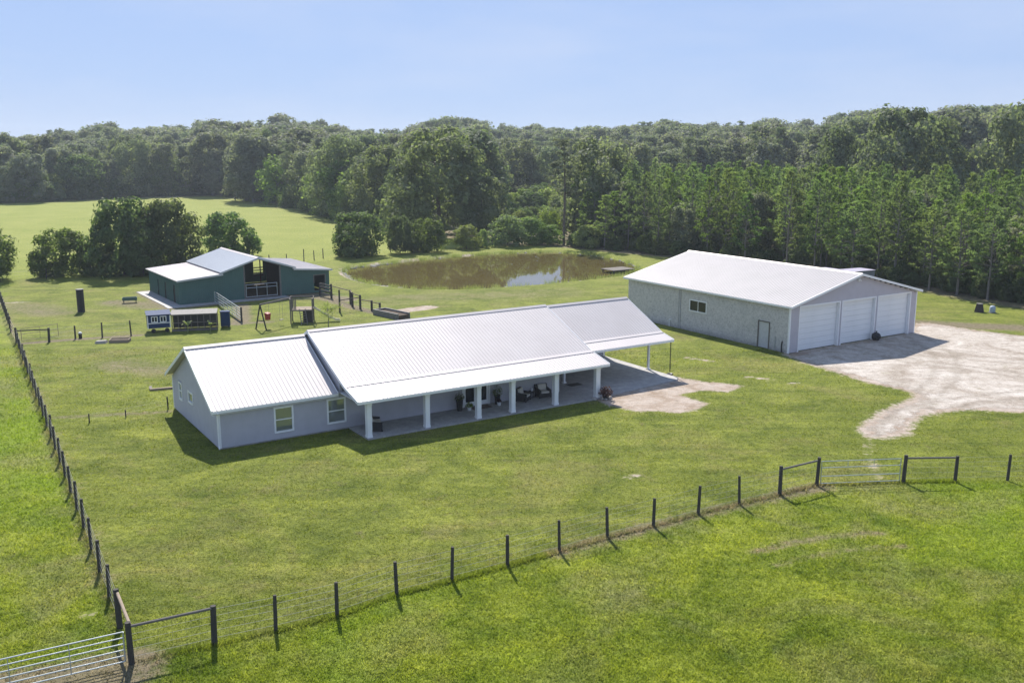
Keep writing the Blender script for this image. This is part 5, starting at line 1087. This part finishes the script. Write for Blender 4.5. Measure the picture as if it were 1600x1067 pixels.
def banana(label, x, y, h, n=7, seed=1):
    f = empty('banana_plant', (x, y, 0), 0, label, 'plant'); rng = np.random.default_rng(seed); MB().tube([(0,0,0), (0.03,0,h*0.5)], [0.07, 0.04], 7).build('stem', M['banana'], f)
    for k in range(n):
        a = rng.uniform(0, 6.28); L = h*rng.uniform(0.5, 0.8); el = rng.uniform(0.6, 1.3); mb = MB(); P0 = Vector((0.03,0,h*0.45)); d = Vector((math.cos(a),math.sin(a),0)); s_ = Vector((-d.y,d.x,0))
        pr = [P0+d*L*t*math.cos(el)+Vector((0,0,L*(math.sin(el)*t-0.45*t*t))) for t in (0, .3, .6, .85, 1)]; wds = (0.02, 0.13, 0.15, 0.09, 0.01)
        vs_ = [];
        for p_, w_ in zip(pr, wds): vs_ += [p_-s_*w_+Vector((0,0,w_*0.3)), p_, p_+s_*w_+Vector((0,0,w_*0.3))]
        mb.add(vs_, [(i*3+j, i*3+j+1, i*3+j+4, i*3+j+3) for i in range(4) for j in range(2)]); mb.build('leaf', M['banana'], f)
banana('pale banana plant in front of the chicken run', -31.6, 91.6, 1.5, 8, 2)
banana('small banana plant at the right end of the chicken run', -29.6, 92.2, 1.3, 6, 5)
# ------------------------------------------------------------------ playset
PS = empty('play_tower', (-22.7, 96.4, 0), R(8), 'grey wooden play tower with ladder and yellow slide behind the house', 'playset')
for x in (0, 2.2):
    for y in (0, 1.9): MB().box(x, x+0.12, y, y+0.12, 0, 2.55).build('post', M['wood_grey'], PS)
for k in range(9): MB().box(0.02, 2.3, 0.02+k*0.222, 0.02+k*0.222+0.20, 1.36, 1.41).build('deck_board', M['wood_pale'], PS)
MB().box(0.0, 2.32, -0.03, 0.0, 1.28, 1.42).box(0.0, 2.32, 2.02, 2.05, 1.28, 1.42).build('deck_rim', M['wood_grey'], PS)
MB().box(-0.03, 2.35, -0.04, 0.0, 2.45, 2.55).box(-0.03, 2.35, 2.02, 2.06, 2.45, 2.55).box(-0.04, 0.0, 0.0, 2.02, 2.45, 2.55).box(2.32, 2.36, 0, 2.02, 2.45, 2.55).build('top_rail', M['wood_grey'], PS)
for k in range(9):
    MB().box(-0.025, 0.0, 0.15+k*0.2, 0.15+k*0.2+0.13, 1.42, 2.44).build('slat', M['wood_grey'], PS)
    if k < 4 : MB().box(0.13+k*0.14, 0.23+k*0.14, -0.028, 0.0, 1.43, 2.44).build('slat', M['wood_grey'], PS)
    if k > 3: MB().box(2.32, 2.345, 0.15+k*0.2, 0.15+k*0.2+0.13, 1.42, 2.44).build('slat', M['wood_grey'], PS)
MB().box(1.25, 2.18, 0.55, 0.60, 0.0, 1.35).build('panel', M['wood_dark'], PS)
ld = MB()
for x in (0.95, 1.55): ld.beam((x+0.25, -0.95, 0), (x, -0.04, 1.5), 0.06, 0.11)
ld = ld.build('ladder', M['wood_grey'], PS)
for k in range(6): t = (k+0.7)/6.6; MB().box(0.98+0.25*(1-t), 1.55+0.25*(1-t), -0.97+0.93*t, -0.83+0.93*t, 1.5*t-0.02, 1.5*t+0.02).build('rung', M['wood_grey'], ld)
sl_ = MB(); pr = [(2.33,1.2,1.42),(3.2,0.95,0.95),(4.0,0.7,0.45),(4.6,0.5,0.22),(5.0,0.4,0.2)]
for (a, c2) in zip(pr[:-1], pr[1:]):
    for s0, s1, dz in ((-0.25, 0.25, 0), (-0.28, -0.25, 0.12), (0.25, 0.28, 0.12)): sl_.hexa([(a[0],a[1]+s0,a[2]-0.04),(c2[0],c2[1]+s0,c2[2]-0.04),(c2[0],c2[1]+s1,c2[2]-0.04),(a[0],a[1]+s1,a[2]-0.04),(a[0],a[1]+s0,a[2]+dz),(c2[0],c2[1]+s0,c2[2]+dz),(c2[0],c2[1]+s1,c2[2]+dz),(a[0],a[1]+s1,a[2]+dz)])
sl_.build('slide', M['cream'], PS)
MB().beam((0.0, 1.0, 2.50), (-2.6, -2.9, 2.50), 0.10, 0.16).build('swing_beam', M['wood_grey'], PS)
af = MB()
for s in (-1, 1): af.beam((-2.6, -2.9, 2.48), (-2.6+s*0.55, -2.9-s*0.37, 0), 0.10, 0.10)
af.beam((-2.95, -2.67, 0.9), (-2.25, -3.13, 0.9), 0.06, 0.09); af.build('swing_leg', M['wood_dark'], PS)
SWG = empty('swing', (-24.35, 93.9, 0), R(64), 'red bucket swing hanging at the near end of the swing beam', 'swing')
for s in (-1, 1): MB().tube([(s*0.2, 0, 2.42), (s*0.2, 0, 1.5)], 0.012, 5).build('chain', M['rope'], SWG)
MB().hexa([(-0.2,-0.16,0.85),(0.2,-0.16,0.85),(0.2,0.16,0.85),(-0.2,0.16,0.85),(-0.26,-0.2,1.5),(0.26,-0.2,1.5),(0.26,0.2,1.6),(-0.26,0.2,1.6)]).build('seat', M['red'], SWG)
SW2 = empty('swing', (-23.4, 95.6, 0), R(64), 'plain dark swing seat on chains nearest the play tower', 'swing')
for s in (-1, 1): MB().tube([(s*0.22, 0, 2.42), (s*0.22, 0, 0.6)], 0.012, 5).build('chain', M['rope'], SW2)
MB().box(-0.25, 0.25, -0.1, 0.1, 0.56, 0.6).build('seat', M['black'], SW2)
# sapling beside the slide
sp_ = empty('sapling', (-18.5, 94.7, 0), 0, 'thin sparse sapling in front of the yellow slide', 'tree'); rng = np.random.default_rng(9)
t = MB(); t.tube([(0,0,-0.05), (0.04,0,0.9), (0,0.03,1.9)], [0.05, 0.04, 0.015], 6); ends = []
for k in range(11):
    z = rng.uniform(0.7, 1.8); a = rng.uniform(0, 6.28); L = rng.uniform(0.6, 1.3); e = Vector((math.cos(a)*L, math.sin(a)*L, z+L*0.5)); t.tube([(0,0,z), e], [0.018, 0.006], 4); ends += [Vector((0,0,z)).lerp(e, q) for q in (0.4, 0.6, 0.8, 1.0)]
t.build('trunk', M['bark_grey'], sp_); E_ = np.array([list(e) for e in ends]); P_ = np.repeat(E_, 12, 0)+rng.normal(size=(len(E_)*12, 3))*0.13; V = quads(P_, rand_dirs(rng, len(P_)), 0.075, rng, 0.5, 0.45); link_mesh('crown', np_mesh('crown', V, np.arange(len(V)).reshape(-1,4), M['bright']), sp_)
